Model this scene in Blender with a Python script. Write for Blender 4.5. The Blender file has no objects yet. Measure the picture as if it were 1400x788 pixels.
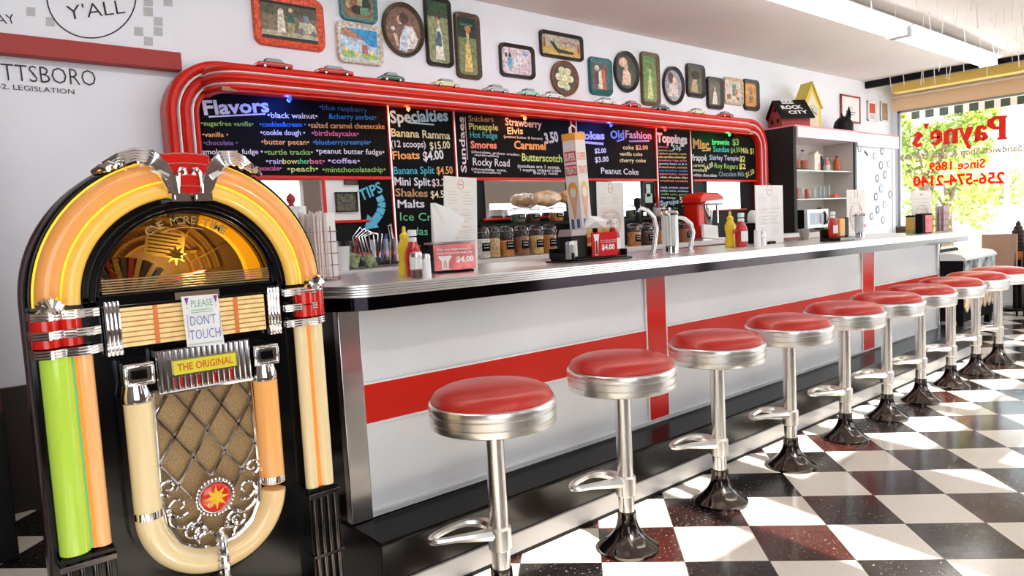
import bpy, math, random
from mathutils import Vector, Matrix
PI=math.pi; sin=math.sin; cos=math.cos
D=bpy.data; SC=bpy.context.scene; COL=SC.collection
rnd=random.Random(7)

# ---------------------------------------------------------------- camera
CAM=Vector((0,0,1.254)); FPX=967.0
_y,_p,_r=[math.radians(a) for a in (39.78,-4.69,-3.01)]
_F=Vector((sin(_y)*cos(_p),cos(_y)*cos(_p),sin(_p)))
_r0=Vector((cos(_y),-sin(_y),0)); _u0=_r0.cross(_F)
_R=cos(_r)*_r0+sin(_r)*_u0; _U=-sin(_r)*_r0+cos(_r)*_u0
cd=D.cameras.new('camera'); cam=D.objects.new('camera',cd); COL.objects.link(cam)
M=Matrix((( _R.x,_U.x,-_F.x),(_R.y,_U.y,-_F.y),(_R.z,_U.z,-_F.z))).to_4x4(); M.translation=CAM
cam.matrix_world=M; cd.sensor_width=36; cd.lens=FPX/1400*36; cd.clip_start=.05; cd.clip_end=200
SC.camera=cam
def ray(x,y): return _F+_R*((x-700)/FPX)-_U*((y-394)/FPX)
def atY(x,y,Y): d=ray(x,y); return CAM+d*((Y-CAM.y)/d.y)
def atX(x,y,X): d=ray(x,y); return CAM+d*((X-CAM.x)/d.x)
def atZ(x,y,Z): d=ray(x,y); return CAM+d*((Z-CAM.z)/d.z)

# ---------------------------------------------------------------- sky, sun, exposure
SC.view_settings.view_transform='Standard'; SC.view_settings.look='None'
SC.view_settings.exposure=.32; SC.view_settings.gamma=1; SC.view_settings.use_curve_mapping=False
W=D.worlds.new('sky'); SC.world=W; W.use_nodes=True
W.node_tree.nodes['Background'].inputs[0].default_value=(.86,.93,1,1)
W.node_tree.nodes['Background'].inputs[1].default_value=2.6
sd=D.lights.new('sun','SUN'); sun=D.objects.new('sun',sd); COL.objects.link(sun)
sd.energy=15; sd.angle=math.radians(.6); sd.color=(1,.93,.82)
_sd=Vector((.13,1,-.84)).normalized()
sun.rotation_euler=_sd.to_track_quat('-Z','Y').to_euler()

# ---------------------------------------------------------------- materials
def nt(m): return m.node_tree.nodes, m.node_tree.links
def mat(name,c,rough=.5,metal=0,emit=0,ec=None,coat=0,noise=0,nscale=8,bump=0,alpha=1,spec=.5,sheen=0):
    m=D.materials.new(name); m.use_nodes=True; n,l=nt(m); b=n['Principled BSDF']
    b.inputs['Base Color'].default_value=(*c,1); b.inputs['Roughness'].default_value=rough
    b.inputs['Metallic'].default_value=metal; b.inputs['Coat Weight'].default_value=coat
    b.inputs['Coat Roughness'].default_value=.05; b.inputs['Specular IOR Level'].default_value=spec
    if emit:
        b.inputs['Emission Color'].default_value=(*(ec or c),1); b.inputs['Emission Strength'].default_value=emit
    if noise or bump:
        t=n.new('ShaderNodeTexNoise'); t.inputs['Scale'].default_value=nscale; t.inputs['Detail'].default_value=4
        g=n.new('ShaderNodeNewGeometry'); l.new(g.outputs['Position'],t.inputs['Vector'])
        if noise:
            mx=n.new('ShaderNodeMix'); mx.data_type='RGBA'; mx.blend_type='MULTIPLY'; mx.inputs[0].default_value=1
            r=n.new('ShaderNodeMapRange'); r.inputs[1].default_value=.3; r.inputs[2].default_value=.7
            r.inputs[3].default_value=1-noise; r.inputs[4].default_value=1+noise
            l.new(t.outputs[0],r.inputs[0]); mx.inputs[6].default_value=(*c,1); l.new(r.outputs[0],mx.inputs[7]); l.new(mx.outputs[2],b.inputs['Base Color'])
        if bump:
            bp=n.new('ShaderNodeBump'); bp.inputs['Strength'].default_value=bump; bp.inputs['Distance'].default_value=.01
            l.new(t.outputs[0],bp.inputs['Height']); l.new(bp.outputs[0],b.inputs['Normal'])
    m.diffuse_color=(*c,1); return m
def glass(name,tint=(1,1,1),gl=.12,rough=.02):
    m=D.materials.new(name); m.use_nodes=True; n,l=nt(m); n.remove(n['Principled BSDF'])
    t=n.new('ShaderNodeBsdfTransparent'); t.inputs[0].default_value=(*tint,1)
    g=n.new('ShaderNodeBsdfGlossy'); g.inputs['Roughness'].default_value=rough
    f=n.new('ShaderNodeLayerWeight'); f.inputs[0].default_value=.35
    mr=n.new('ShaderNodeMapRange'); mr.inputs[3].default_value=gl*.5; mr.inputs[4].default_value=min(1,gl*5)
    l.new(f.outputs['Facing'],mr.inputs[0])
    mx=n.new('ShaderNodeMixShader'); l.new(mr.outputs[0],mx.inputs[0]); l.new(t.outputs[0],mx.inputs[1]); l.new(g.outputs[0],mx.inputs[2])
    l.new(mx.outputs[0],n['Material Output'].inputs[0]); return m
def floor_mat():
    m=D.materials.new('checker_floor'); m.use_nodes=True; n,l=nt(m); b=n['Principled BSDF']
    g=n.new('ShaderNodeNewGeometry')
    def dot(v):
        q=n.new('ShaderNodeVectorMath'); q.operation='DOT_PRODUCT'; q.inputs[1].default_value=v; l.new(g.outputs['Position'],q.inputs[0]); return q.outputs['Value']
    def mth(op,a,bv=None):
        q=n.new('ShaderNodeMath'); q.operation=op
        if hasattr(a,'links'): l.new(a,q.inputs[0])
        else: q.inputs[0].default_value=a
        if bv is not None:
            if hasattr(bv,'links'): l.new(bv,q.inputs[1])
            else: q.inputs[1].default_value=bv
        return q.outputs[0]
    s=2**-.5/.3048
    u=mth('ADD',dot((s,s,0)),-.402+20); v=mth('ADD',dot((s,-s,0)),-.156+20)
    fu=mth('FLOOR',u); fv=mth('FLOOR',v)
    par=mth('MODULO',mth('ADD',mth('ADD',fu,fv),.01),2.0)
    isw=mth('GREATER_THAN',par,.5)
    cx=n.new('ShaderNodeCombineXYZ'); l.new(fu,cx.inputs[0]); l.new(fv,cx.inputs[1])
    wn=n.new('ShaderNodeTexWhiteNoise'); wn.noise_dimensions='2D'; l.new(cx.outputs[0],wn.inputs['Vector'])
    rb=n.new('ShaderNodeValToRGB'); l.new(wn.outputs[0],rb.inputs[0])
    e=rb.color_ramp.elements; e[0].color=(.006,.005,.005,1); e[1].position=1; e[1].color=(.05,.012,.008,1)
    x=rb.color_ramp.elements.new(.6); x.color=(.010,.006,.006,1)
    t=n.new('ShaderNodeTexNoise'); t.inputs['Scale'].default_value=90; t.inputs['Detail'].default_value=3; l.new(g.outputs['Position'],t.inputs['Vector'])
    sp=mth('GREATER_THAN',t.outputs[0],.655)
    m1=n.new('ShaderNodeMix'); m1.data_type='RGBA'; l.new(sp,m1.inputs[0]); l.new(rb.outputs[0],m1.inputs[6]); m1.inputs[7].default_value=(.22,.2,.18,1)
    rw=n.new('ShaderNodeValToRGB'); l.new(wn.outputs[0],rw.inputs[0]); e=rw.color_ramp.elements; e[0].color=(.74,.69,.6,1); e[1].color=(.85,.81,.72,1)
    sp2=mth('LESS_THAN',t.outputs[0],.34)
    m3=n.new('ShaderNodeMix'); m3.data_type='RGBA'; l.new(sp2,m3.inputs[0]); l.new(rw.outputs[0],m3.inputs[6]); m3.inputs[7].default_value=(.6,.54,.45,1)
    m2=n.new('ShaderNodeMix'); m2.data_type='RGBA'; l.new(isw,m2.inputs[0]); l.new(m1.outputs[2],m2.inputs[6]); l.new(m3.outputs[2],m2.inputs[7])
    # thin dark joints
    def edge(w): fr=mth('FRACT',w); return mth('LESS_THAN',mth('ABSOLUTE',mth('SUBTRACT',fr,.5)),.494)
    ok=mth('MULTIPLY',edge(u),edge(v))
    m4=n.new('ShaderNodeMix'); m4.data_type='RGBA'; l.new(ok,m4.inputs[0]); m4.inputs[6].default_value=(.08,.06,.05,1); l.new(m2.outputs[2],m4.inputs[7])
    l.new(m4.outputs[2],b.inputs['Base Color'])
    b.inputs['Roughness'].default_value=.16; b.inputs['Specular IOR Level'].default_value=.6
    t2=n.new('ShaderNodeTexNoise'); t2.inputs['Scale'].default_value=7; l.new(g.outputs['Position'],t2.inputs['Vector'])
    bp=n.new('ShaderNodeBump'); bp.inputs['Strength'].default_value=.12; bp.inputs['Distance'].default_value=.01; l.new(t2.outputs[0],bp.inputs['Height']); l.new(bp.outputs[0],b.inputs['Normal'])
    return m
K={}
def lucent(name,c,t=.6):
    m=D.materials.new(name); m.use_nodes=True; n,l=nt(m); n.remove(n['Principled BSDF'])
    a=n.new('ShaderNodeBsdfDiffuse'); a.inputs[0].default_value=(*c,1); b=n.new('ShaderNodeBsdfTranslucent'); b.inputs[0].default_value=(*c,1)
    x=n.new('ShaderNodeMixShader'); x.inputs[0].default_value=t; l.new(a.outputs[0],x.inputs[1]); l.new(b.outputs[0],x.inputs[2]); l.new(x.outputs[0],n['Material Output'].inputs[0]); return m
def C(n,*a,**k):
    if n not in K: K[n]=mat(n,*a,**k)
    return K[n]
wall_m=C('wall_paint',(.84,.86,.92),.6,noise=.03,nscale=2)
ceil_m=C('ceiling_paint',(.74,.67,.63),.7,noise=.07,nscale=.8)
white=C('white_paint',(.85,.85,.86),.4); red=C('red_gloss',(.66,.016,.006),.25,coat=.0,spec=.35); redm=C('red_matte',(.36,.015,.012),.5)
black=C('black_gloss',(.004,.004,.004),.14,spec=.4); blackm=C('black_matte',(.005,.004,.005),.5,spec=.2)
chrome=C('chrome',(.82,.81,.82),.07,1); steel=C('brushed_steel',(.72,.71,.70),.24,1)
alu=C('aluminium',(.86,.85,.84),.3,1); panelw=C('counter_panel_white',(.80,.81,.83),.22,noise=.05,nscale=1.6)
topm=C('counter_laminate',(.07,.055,.05),.08,noise=.3,nscale=5,coat=.3)
paper=C('paper_white',(.86,.85,.84),.6); papercream=C('paper_cream',(.80,.77,.72),.6)
board_m=C('chalkboard',(.004,.0035,.004),.6,noise=.4,nscale=6,spec=.08)
mirror=C('mirror',(.93,.94,.94),.01,1)
yellow=C('yellow_plastic',(.85,.6,.02),.3); ketch=C('ketchup_red',(.5,.012,.01),.12,coat=.5)
pane=glass('window_glass',(.97,.99,.98),.06); clear=glass('clear_glass',(.97,.98,.98),.06); smoked=glass('smoked_glass',(.88,.72,.45),.06)
wood=C('plywood_tan',(.55,.35,.24),.3); orange=C('orange_plastic',(.8,.25,.02),.4)
gold=C('gold_paint',(.75,.5,.12),.3,.6); seat_m=C('red_vinyl',(.55,.022,.012),.34,coat=.15,noise=.08,nscale=14)

# ---------------------------------------------------------------- mesh builder
_tc={}
def text_mesh(s,bold=0.0,shear=0.0):
    k=(s,bold,shear)
    if k in _tc: return _tc[k]
    c=D.curves.new('t','FONT'); c.body=s; c.size=1; c.offset=bold; c.resolution_u=2; c.shear=shear
    o=D.objects.new('t',c); me=D.meshes.new_from_object(o)
    vs=[(v.co.x,v.co.y) for v in me.vertices]; fs=[tuple(p.vertices) for p in me.polygons]
    D.objects.remove(o); D.curves.remove(c); D.meshes.remove(me)
    _tc[k]=(vs,fs); return _tc[k]
class MB:
    def __init__(s): s.v=[]; s.f=[]; s.m=[]; s.mats=[]; s.cur=0; s.T=None
    def use(s,m):
        if m not in s.mats: s.mats.append(m)
        s.cur=s.mats.index(m); return s
    def add(s,vs,fs):
        o=len(s.v)
        if s.T is not None: vs=[tuple(s.T@Vector(v)) for v in vs]
        s.v+= [tuple(v) for v in vs]
        for f in fs: s.f.append(tuple(i+o for i in f)); s.m.append(s.cur)
        return s
    def box(s,x0,x1,y0,y1,z0,z1):
        return s.add([(x0,y0,z0),(x1,y0,z0),(x1,y1,z0),(x0,y1,z0),(x0,y0,z1),(x1,y0,z1),(x1,y1,z1),(x0,y1,z1)],
          [(0,3,2,1),(4,5,6,7),(0,1,5,4),(1,2,6,5),(2,3,7,6),(3,0,4,7)])
    def prism(s,poly,y0,y1,axis='y'):   # poly in (x,z) extruded along y; axis z: poly (x,y) extruded z; axis x: poly (y,z)
        n=len(poly); P={'y':lambda p,h:(p[0],h,p[1]),'z':lambda p,h:(p[0],p[1],h),'x':lambda p,h:(h,p[0],p[1])}[axis]
        vs=[P(p,y0) for p in poly]+[P(p,y1) for p in poly]
        return s.add(vs,[tuple(range(n)),tuple(range(2*n-1,n-1,-1))]+[(i,i+n,(i+1)%n+n,(i+1)%n) for i in range(n)])
    def ann(s,cx,cz,r0,r1,a0,a1,y0,y1,n=40,sx=1):
        o=[];i=[]
        for k in range(n+1):
            a=math.radians(a0+(a1-a0)*k/n); o.append((cx+r1*cos(a)*sx,cz+r1*sin(a))); i.append((cx+r0*cos(a)*sx,cz+r0*sin(a)))
        vs=[];fs=[]
        for k in range(n+1): vs+=[(o[k][0],y0,o[k][1]),(i[k][0],y0,i[k][1]),(i[k][0],y1,i[k][1]),(o[k][0],y1,o[k][1])]
        for k in range(n):
            a=4*k
            for j in range(4): fs.append((a+j,a+(j+1)%4,a+4+(j+1)%4,a+4+j))
        fs+=[(0,3,2,1),(4*n,4*n+1,4*n+2,4*n+3)]
        return s.add(vs,fs)
    def tube(s,pts,r,n=8,closed=False,flat=1.0,ref=None):
        pts=[Vector(p) for p in pts]; N=len(pts); vs=[];fs=[]; prev=None
        for i,p in enumerate(pts):
            if closed: t=pts[(i+1)%N]-pts[i-1]
            else: t=pts[min(i+1,N-1)]-pts[max(i-1,0)]
            t.normalize()
            if prev is None:
                a=Vector(ref) if ref else (Vector((0,0,1)) if abs(t.z)<.9 else Vector((1,0,0)))
                u=(a-t*a.dot(t)).normalized()
            else: u=(prev-t*prev.dot(t)).normalized()
            prev=u; w=t.cross(u); rr=r[i] if isinstance(r,(list,tuple)) else r
            for k in range(n):
                a=2*PI*k/n; vs.append(p+u*(cos(a)*rr)+w*(sin(a)*rr*flat))
        for i in range(N if closed else N-1):
            for k in range(n):
                a=i*n+k; b=i*n+(k+1)%n; c=((i+1)%N)*n+(k+1)%n; d=((i+1)%N)*n+k; fs.append((a,b,c,d))
        if not closed: fs.append(tuple(range(n-1,-1,-1))); fs.append(tuple(range((N-1)*n,N*n)))
        return s.add(vs,fs)
    def lathe(s,prof,n=24,c=(0,0,0),a0=0):
        vs=[];fs=[]
        for r,z in prof:
            for k in range(n): a=2*PI*k/n+a0; vs.append((c[0]+r*cos(a),c[1]+r*sin(a),c[2]+z))
        for i in range(len(prof)-1):
            for k in range(n): fs.append((i*n+k,i*n+(k+1)%n,(i+1)*n+(k+1)%n,(i+1)*n+k))
        fs.append(tuple(range(n-1,-1,-1))); L=len(prof)-1; fs.append(tuple(range(L*n,(L+1)*n)))
        return s.add(vs,fs)
    def quad(s,a,b,c,d): return s.add([a,b,c,d],[(0,1,2,3)])
    def sweep(s,path,prof,mats):
        # path: list of (point, normal_vec, up_vec); prof: list of (n,u); mats per segment
        vs=[];L=len(prof)
        for p,nn,uu in path:
            for a,b in prof: vs.append(Vector(p)+Vector(nn)*a+Vector(uu)*b)
        for j in range(L-1):
            s.use(mats[j])
            seg=[]
            for i in range(len(path)): seg+= [vs[i*L+j],vs[i*L+j+1]]
            s.add(seg,[(2*i,2*i+1,2*i+3,2*i+2) for i in range(len(path)-1)])
        return s
    def text(s,st,O,X,Yv,h,width=None,bold=.01,shear=0,align='l'):
        # O origin (baseline start), X unit dir, Yv unit up; h cap height; width: fit
        vs,fs=text_mesh(st,bold,shear)
        if not vs: return s
        x0=min(v[0] for v in vs); x1=max(v[0] for v in vs)
        sy=h/.7; sx=(width/(x1-x0)) if width else sy
        off=x0 if align=='l' else (x0+x1)/2
        O=Vector(O);X=Vector(X);Yv=Vector(Yv)
        return s.add([O+X*((v[0]-off)*sx)+Yv*(v[1]*sy) for v in vs],fs)
    def build(s,name,m=None,parent=None,bevel=0,sharp=35,flat=False,loc=None):
        me=D.meshes.new(name); me.from_pydata(s.v,[],s.f)
        mm=[m] if m is not None else s.mats
        for q in mm: me.materials.append(q)
        if m is None: me.polygons.foreach_set('material_index',s.m)
        me.update()
        if not flat:
            me.polygons.foreach_set('use_smooth',[True]*len(me.polygons)); me.set_sharp_from_angle(angle=math.radians(sharp))
        o=D.objects.new(name,me); COL.objects.link(o)
        if parent is not None: o.parent=parent
        if loc: o.location=loc
        if bevel:
            b=o.modifiers.new('bevel','BEVEL'); b.width=bevel; b.segments=2; b.limit_method='ANGLE'
        return o
def tag(o,label,cat,group=None,kind=None):
    o['label']=label; o['category']=cat
    if group: o['group']=group
    if kind: o['kind']=kind
    return o
def thing(name,label,cat,loc=(0,0,0),rz=0,group=None):
    o=D.objects.new(name,None); COL.objects.link(o); o.location=loc; o.rotation_euler=(0,0,rz); o.empty_display_size=.05
    return tag(o,label,cat,group)
def struct(o,label=None,cat='wall'):
    o['kind']='structure'; o['label']=label or o.name.replace('_',' '); o['category']=cat; return o
def kids(o): return [c for c in D.objects if c.parent==o]
_kc={}
def copy_tree(o,label=None,loc=None,rz=None,group=None,parent=None):
    c=o.copy(); COL.objects.link(c); c.parent=parent
    if label: c['label']=label
    if group: c['group']=group
    if loc is not None: c.location=loc
    if rz is not None: c.rotation_euler=(0,0,rz)
    for ch in kids(o): copy_tree(ch,parent=c)
    return c
def topz(X): return 1.097-.0095*(X-1)
def on_top(px,py):
    z=1.09
    for _ in range(6): p=atZ(px,py,z); z=topz(p.x)
    return Vector((p.x,p.y,z))
def glassware(mb,r,h,n=16,c=(0,0,0)): mb.lathe([(r*.9,0),(r,h*.05),(r,h),(r*.93,h),(r*.93,h*.08)],n,c)
# ================================================================= ROOM
m=MB(); m.box(-1.9,10.9,-1.5,4.35,-.1,0); struct(m.build('floor',floor_mat()),'black and cream checkered tile floor laid diagonally','floor')
CZ=2.93
m=MB(); m.use(wall_m); m.box(-1.9,10.7,4.2,4.35,0,CZ+.15)
for i,(cx,w) in enumerate([(68,0)]): pass
bw=struct(m.build('wall_back'),'white back wall with painted lettering and hanging trays','wall')
# painted lettering, circle and grey checks belong to the wall
ink=C('wall_ink',(.012,.012,.015),.6); chk=C('check_grey',(.50,.50,.52),.6)
m=MB().use(ink)
def wtext(mb,st,x0,y0,x1,y1,hpx,Y,bold=.0,shear=0):
    a=atY(x0,y0,Y); b=atY(x1,y1,Y); t=atY(x0,y0-hpx,Y); X=(b-a); w=X.length; X.normalize()
    up=Vector((0,-1,0)).cross(X)*-1
    mb.text(st,a,X,up if up.z>0 else -up,(t-a).length,w,bold,shear)
def wline(mb,pts,wpx,Y):
    P=[atY(x,y,Y) for x,y in pts]
    r=(atY(pts[0][0],pts[0][1]+wpx/2,Y)-P[0]).length
    for a,b in zip(P,P[1:]):
        d=(b-a).normalized(); n=Vector((d.z,0,-d.x))*r
        mb.quad(a-n,b-n,b+n,a+n)
Yw=4.196
wtext(m,"OTTSBORO",-22,108,132,118,24,Yw,-.012)
wtext(m,"-2. LEGISLATION",-2,121,102,129,7,Yw,.0)
wtext(m,"AY",-3,33,22,32,13,Yw,.0)
wtext(m,"Y'ALL",97,27,172,18,19,Yw,-.01,.15)
wline(m,[(125+61*cos(a),-6+58*sin(a)) for a in [k*PI/24 for k in range(-2,27)]],1.6,Yw)
m.build('wall_lettering',ink,bw,flat=True)
m=MB().use(chk)
cells=[]
for i,row in enumerate(["..x..x....x.x.x","x.x.......x.x..","..x.x......x.x.","...x.x...x.x.x.","....x....x..x.."]):
    for j,ch in enumerate(row):
        if ch=='x' and not (4<j<9):
            x=36+j*13.4; y=-4+i*13.5+.0*j
            if (x-125)**2+(y-0)**2<66**2: continue
            a=atY(x,y,4.197);b=atY(x+12,y+1,4.197);c=atY(x+12.5,y+13,4.197);d=atY(x,y+12,4.197); m.quad(a,b,c,d)
m.build('painted_checks',chk,bw,flat=True)
m=MB(); m.box(.22,6.9,4.17,4.2,0,.62); struct(m.build('trim_1',C('wall_foot_shade',(.03,.018,.012),.5)),'dark strip painted as shade along the foot of the back wall','trim')  # dark sheet paints the jukebox's shade low on the wall
m=MB().use(C('wall_brown',(.16,.12,.10),.6))  # unseen left and front walls coloured dark to weaken reflections in black gloss
m.box(-1.95,-1.8,-1.5,4.35,0,CZ+.15); struct(m.build('wall_left'),'unseen side wall left of the camera, darkened to weaken reflections','wall')
# street front wall behind the camera, unseen; openings shaped for sun patches and sky fill
ops=[(-1.6,.72,.5,2.3),(.70,2.06,2.36,2.91),(2.12,2.40,1.15,2.91),(2.72,3.42,2.5,2.91),(3.28,3.42,1.2,2.3),(3.56,4.35,2.28,2.91),(3.62,4.2,1.7,2.1),(4.5,6.2,2.35,2.91),(4.5,7.2,.5,1.72),(7.5,10.2,.5,1.72),(7.0,8.0,2.4,2.91)]
xs=sorted({-1.9,10.6}|{a for o in ops for a in o[:2]}); zs=sorted({0,CZ+.1}|{a for o in ops for a in o[2:]})
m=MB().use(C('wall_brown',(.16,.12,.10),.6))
for i in range(len(xs)-1):
    run=None
    for j in range(len(zs)-1):
        cxm=(xs[i]+xs[i+1])/2; czm=(zs[j]+zs[j+1])/2
        if not any(o[0]<cxm<o[1] and o[2]<czm<o[3] for o in ops): m.box(xs[i],xs[i+1],-1.42,-1.3,zs[j],zs[j+1])
struct(m.build('wall_front',flat=True),'unseen street front wall, window openings shaped for the sun patches','wall')
# ceiling
m=MB().use(ceil_m); N=26
vs=[];fs=[]
for i in range(N+1):
    for j in range(13):
        x=-1.9+(9.72+1.9)*i/N; y=-1.45+(4.25+1.45)*j/12
        z=CZ+ .012*sin(x*1.7+y*.6)+.010*sin(y*2.3-x*.7)-.0*x
        if j==12: z=CZ+.01
        vs.append((x,y,z))
for i in range(N):
    for j in range(12): a=i*13+j; fs.append((a,a+1,a+14,a+13))
m.add(vs,fs); m.box(-1.9,9.72,-1.45,4.3,CZ+.06,CZ+.14)
struct(m.build('ceiling'),'white sagging panel ceiling','ceiling')
m=MB(); m.box(9.68,9.74,-1.45,4.2,CZ-.075,CZ+.08); struct(m.build('trim_2',blackm),'black metal edge trim where the ceiling ends','trim')
# window bay
bay=C('bay_cream',(.74,.62,.5),.5); bayy=C('bay_yellow',(.95,.68,.16),.4); bayo=C('bay_peach',(1,.72,.46),.5)
m=MB(); m.box(9.74,10.7,-1.45,4.3,CZ+.02,CZ+.12); struct(m.build('trim_3',bay),'cream board over the window bay','trim')
m=MB(); m.box(10.02,10.2,-1.4,4.0,CZ-.14,CZ-.02); struct(m.build('trim_4',bayy),'yellow painted beam over the window bay','trim')
m=MB(); m.tube([(10.3,-1.3,2.78),(10.3,4.1,2.78)],.022,8); struct(m.build('trim_5',C('pipe_beige',(.6,.5,.42),.4)),'beige pipe under the yellow beam','trim')
m=MB().use(bayo); m.box(10.5,10.6,-1.45,4.25,2.60,CZ+.1); m.use(wall_m); m.box(10.5,10.6,-1.45,4.25,0,.52); m.box(10.5,10.6,4.12,4.25,.52,2.6)
m.box(10.5,10.6,-1.45,-1.2,.52,2.6)
struct(m.build('wall_right'),'window wall with peach painted header','wall')
w=D.objects.new('window_1',None); COL.objects.link(w); struct(w,'large street window with mirrored red shop lettering','window')
m=MB().use(C('frame_grey',(.35,.36,.38),.4,.5)); m.box(10.49,10.55,-1.2,4.12,2.57,2.6); m.box(10.49,10.55,-1.2,4.12,.5,.56); m.box(10.49,10.55,4.09,4.12,.52,2.6); m.build('window_frame',parent=w)
m=MB(); m.box(10.535,10.54,-1.2,4.1,.55,2.58); m.build('pane',pane,w)
wr=lucent('window_red',(.85,.012,.006),.7); wp=C('window_lilac',(.50,.28,.36),.6)
def xtext(mb,st,x0,y0,x1,y1,hpx,X=10.53,bold=.02):
    a=atX(x0,y0,X); b=atX(x1,y1,X); t=atX(x0,y0-hpx,X); w_=(b-a); L=w_.length; w_.normalize(); up=Vector((-1,0,0)).cross(w_)*-1
    if up.z<0: up=-up
    mb.text(st,a,w_,up,(t-a).length,L,bold)
m=MB().use(wr)
# hand built serif letters for the shop name: strokes in letter space (x, y, width)
GL={'P':(.78,[[(.2,0,.2),(.2,1,.2)],[(.2,.93,.1),(.5,.95,.12),(.7,.82,.2),(.7,.66,.2),(.5,.5,.12),(.2,.5,.1)],[(.0,.04,.08),(.42,.04,.08)],[(.0,.96,.08),(.3,.96,.08)]]),
'a':(.66,[[(.12,.5,.14),(.25,.62,.1),(.42,.6,.16),(.46,.45,.18),(.46,.08,.18),(.6,.05,.08)],[(.44,.36,.1),(.2,.3,.14),(.12,.16,.17),(.22,.06,.12),(.44,.14,.1)]]),
'y':(.66,[[(.14,.62,.2),(.34,.1,.2)],[(.56,.62,.1),(.34,.08,.1),(.2,-.2,.12),(.08,-.24,.16)],[(.0,.62,.08),(.28,.62,.08)],[(.44,.62,.08),(.68,.62,.08)]]),
'n':(.72,[[(.14,.0,.18),(.14,.62,.18)],[(.14,.5,.1),(.34,.62,.12),(.54,.5,.18),(.54,0,.18)],[(.0,.04,.08),(.28,.04,.08)],[(.4,.04,.08),(.68,.04,.08)],[(.0,.6,.08),(.2,.6,.08)]]),
'e':(.62,[[(.12,.34,.08),(.5,.34,.1),(.48,.54,.14),(.3,.64,.12),(.13,.5,.17),(.12,.2,.18),(.3,.04,.14),(.52,.12,.08)]]),
"'":(.28,[[(.14,1.02,.2),(.12,.8,.06)]]),
's':(.52,[[(.44,.5,.1),(.26,.62,.12),(.12,.5,.15),(.3,.34,.18),(.44,.18,.15),(.26,.03,.12),(.08,.14,.1)]])}
a=atX(1377,190,10.53); b=atX(1248,201,10.53); a.z-=.0; L=(b-a).length; dx=(b-a).normalized(); up=Vector((0,0,1)); tot=sum(GL[c][0] for c in "Payne's"); k=L/tot; hh=.29; nl=0
x=0
for ch in "Payne's":
    adv,st=GL[ch]
    for s_ in st:
        dense=[]
        for (x0,y0,w0),(x1,y1,w1) in zip(s_,s_[1:]):
            for q in range(6): f=q/6; dense.append((x0+(x1-x0)*f,y0+(y1-y0)*f,w0+(w1-w0)*f))
        dense.append(s_[-1])
        nl+=1; P=[(a+dx*((x+p[0])*k)+up*(p[1]*hh)+Vector((-.0004*nl,0,0)),p[2]*.5*k*1.45) for p in dense]; m.use(C('window_red_paint',(.95,.014,.008),.6))
        vv=[]
        for i,(p,r) in enumerate(P):
            d=(P[min(i+2,len(P)-1)][0]-P[max(i-2,0)][0]).normalized(); nn=Vector((1,0,0)).cross(d); vv+=[p-nn*r,p+nn*r]
        m.add(vv,[(2*i,2*i+2,2*i+3,2*i+1) for i in range(len(P)-1)])
    x+=adv
m.use(wr); xtext(m,"Since 1869",1347,229,1270,234,12,bold=.03)
xtext(m,"256-574-2140",1373,250,1248,255,15,bold=.035)
m.use(wp); xtext(m,"Sandwich Shop & Soda Fountain",1397,206,1228,219,9,bold=.02)
m.build('lettering',None,w,flat=True)
# ================================================================= OUTSIDE
m=MB(); m.box(10.6,60,-30,45,-.25,-.12); struct(m.build('ground_outside',C('pavement',(.75,.74,.72),.8)),'pale sunlit street outside the window','ground')
# awning with striped valance
aw=thing('awning','dark green and white striped awning valance outside the street window','awning',(10.6,1.4,2.7))
gs=C('awning_green',(.03,.06,.04),.7); gw=C('awning_white',(.8,.8,.8),.7)
m=MB(); y=-2.7
while y<2.75:
    for mm,wd in ((gw,.055),(gs,.11),(gw,.02)):
        m.use(mm); m.box(.66,.67,y,y+wd,-.15,.03); y+=wd
m.build('valance',None,aw)
m=MB(); m.add([(0,-2.7,.45),(0,2.8,.45),(.66,2.8,.03),(.66,-2.7,.03),(0,-2.7,.43),(0,2.8,.43),(.66,2.8,.01),(.66,-2.7,.01)],[(0,1,2,3),(7,6,5,4),(0,3,7,4),(1,5,6,2),(2,6,7,3),(0,4,5,1)]); m.build('canopy',bay,aw)
leafA=lucent('leaf_green',(.26,.36,.07),.5); leafB=lucent('leaf_yellow',(.62,.66,.22),.5); bark=C('bark',(.18,.12,.08),.8)
def tree(cx,cy,h,R,label,n=2600,name='street_tree',seed=1):
    rr=random.Random(seed); t=thing(name,label,'tree',(cx,cy,-.12),group='trees outside the window')
    m=MB(); m.tube([(0,0,0),(.05,.05,h*.35),(-.05,0,h*.6)],[.14,.11,.05],8)
    for k in range(6): a=k*1.05; m.tube([(0,0,h*.35+.1*k),(R*.4*cos(a),R*.4*sin(a),h*.55+.12*k)],[.05,.015],6)
    m.build('trunk',bark,t)
    m=MB(); bl=[(Vector((R*.6*rr.uniform(-1,1),R*.8*rr.uniform(-1,1),h*rr.uniform(.35,.92))),R*rr.uniform(.22,.42)) for _ in range(26)]
    for _ in range(n):
        c,r=rr.choice(bl); d=Vector((rr.gauss(0,1),rr.gauss(0,1),rr.gauss(0,1))).normalized()*r*rr.uniform(.6,1)
        p=c+d; s_=rr.uniform(.04,.09); u=Vector((rr.gauss(0,1),rr.gauss(0,1),rr.gauss(0,1))).normalized(); v=u.orthogonal().normalized()
        m.use(leafB if rr.random()<.55 else leafA); m.quad(p-u*s_,p-v*s_*.6,p+u*s_,p+v*s_*.6)
    m.build('foliage',None,t,flat=True)
_tp=atX(1268,250,15.2); tree(15.2,_tp.y,3.9,1.15,'leafy tree right outside the window, behind the mirrored shop name',4200,seed=3)
_tp=atX(1297,300,18); tree(18,_tp.y,3.0,.9,'lower bushy tree standing farther out, under the phone number lettering',2200,seed=5)
tree(30,8.2,3.6,1.6,'pale distant tree at the far side of the street',1500,seed=8)
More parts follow.
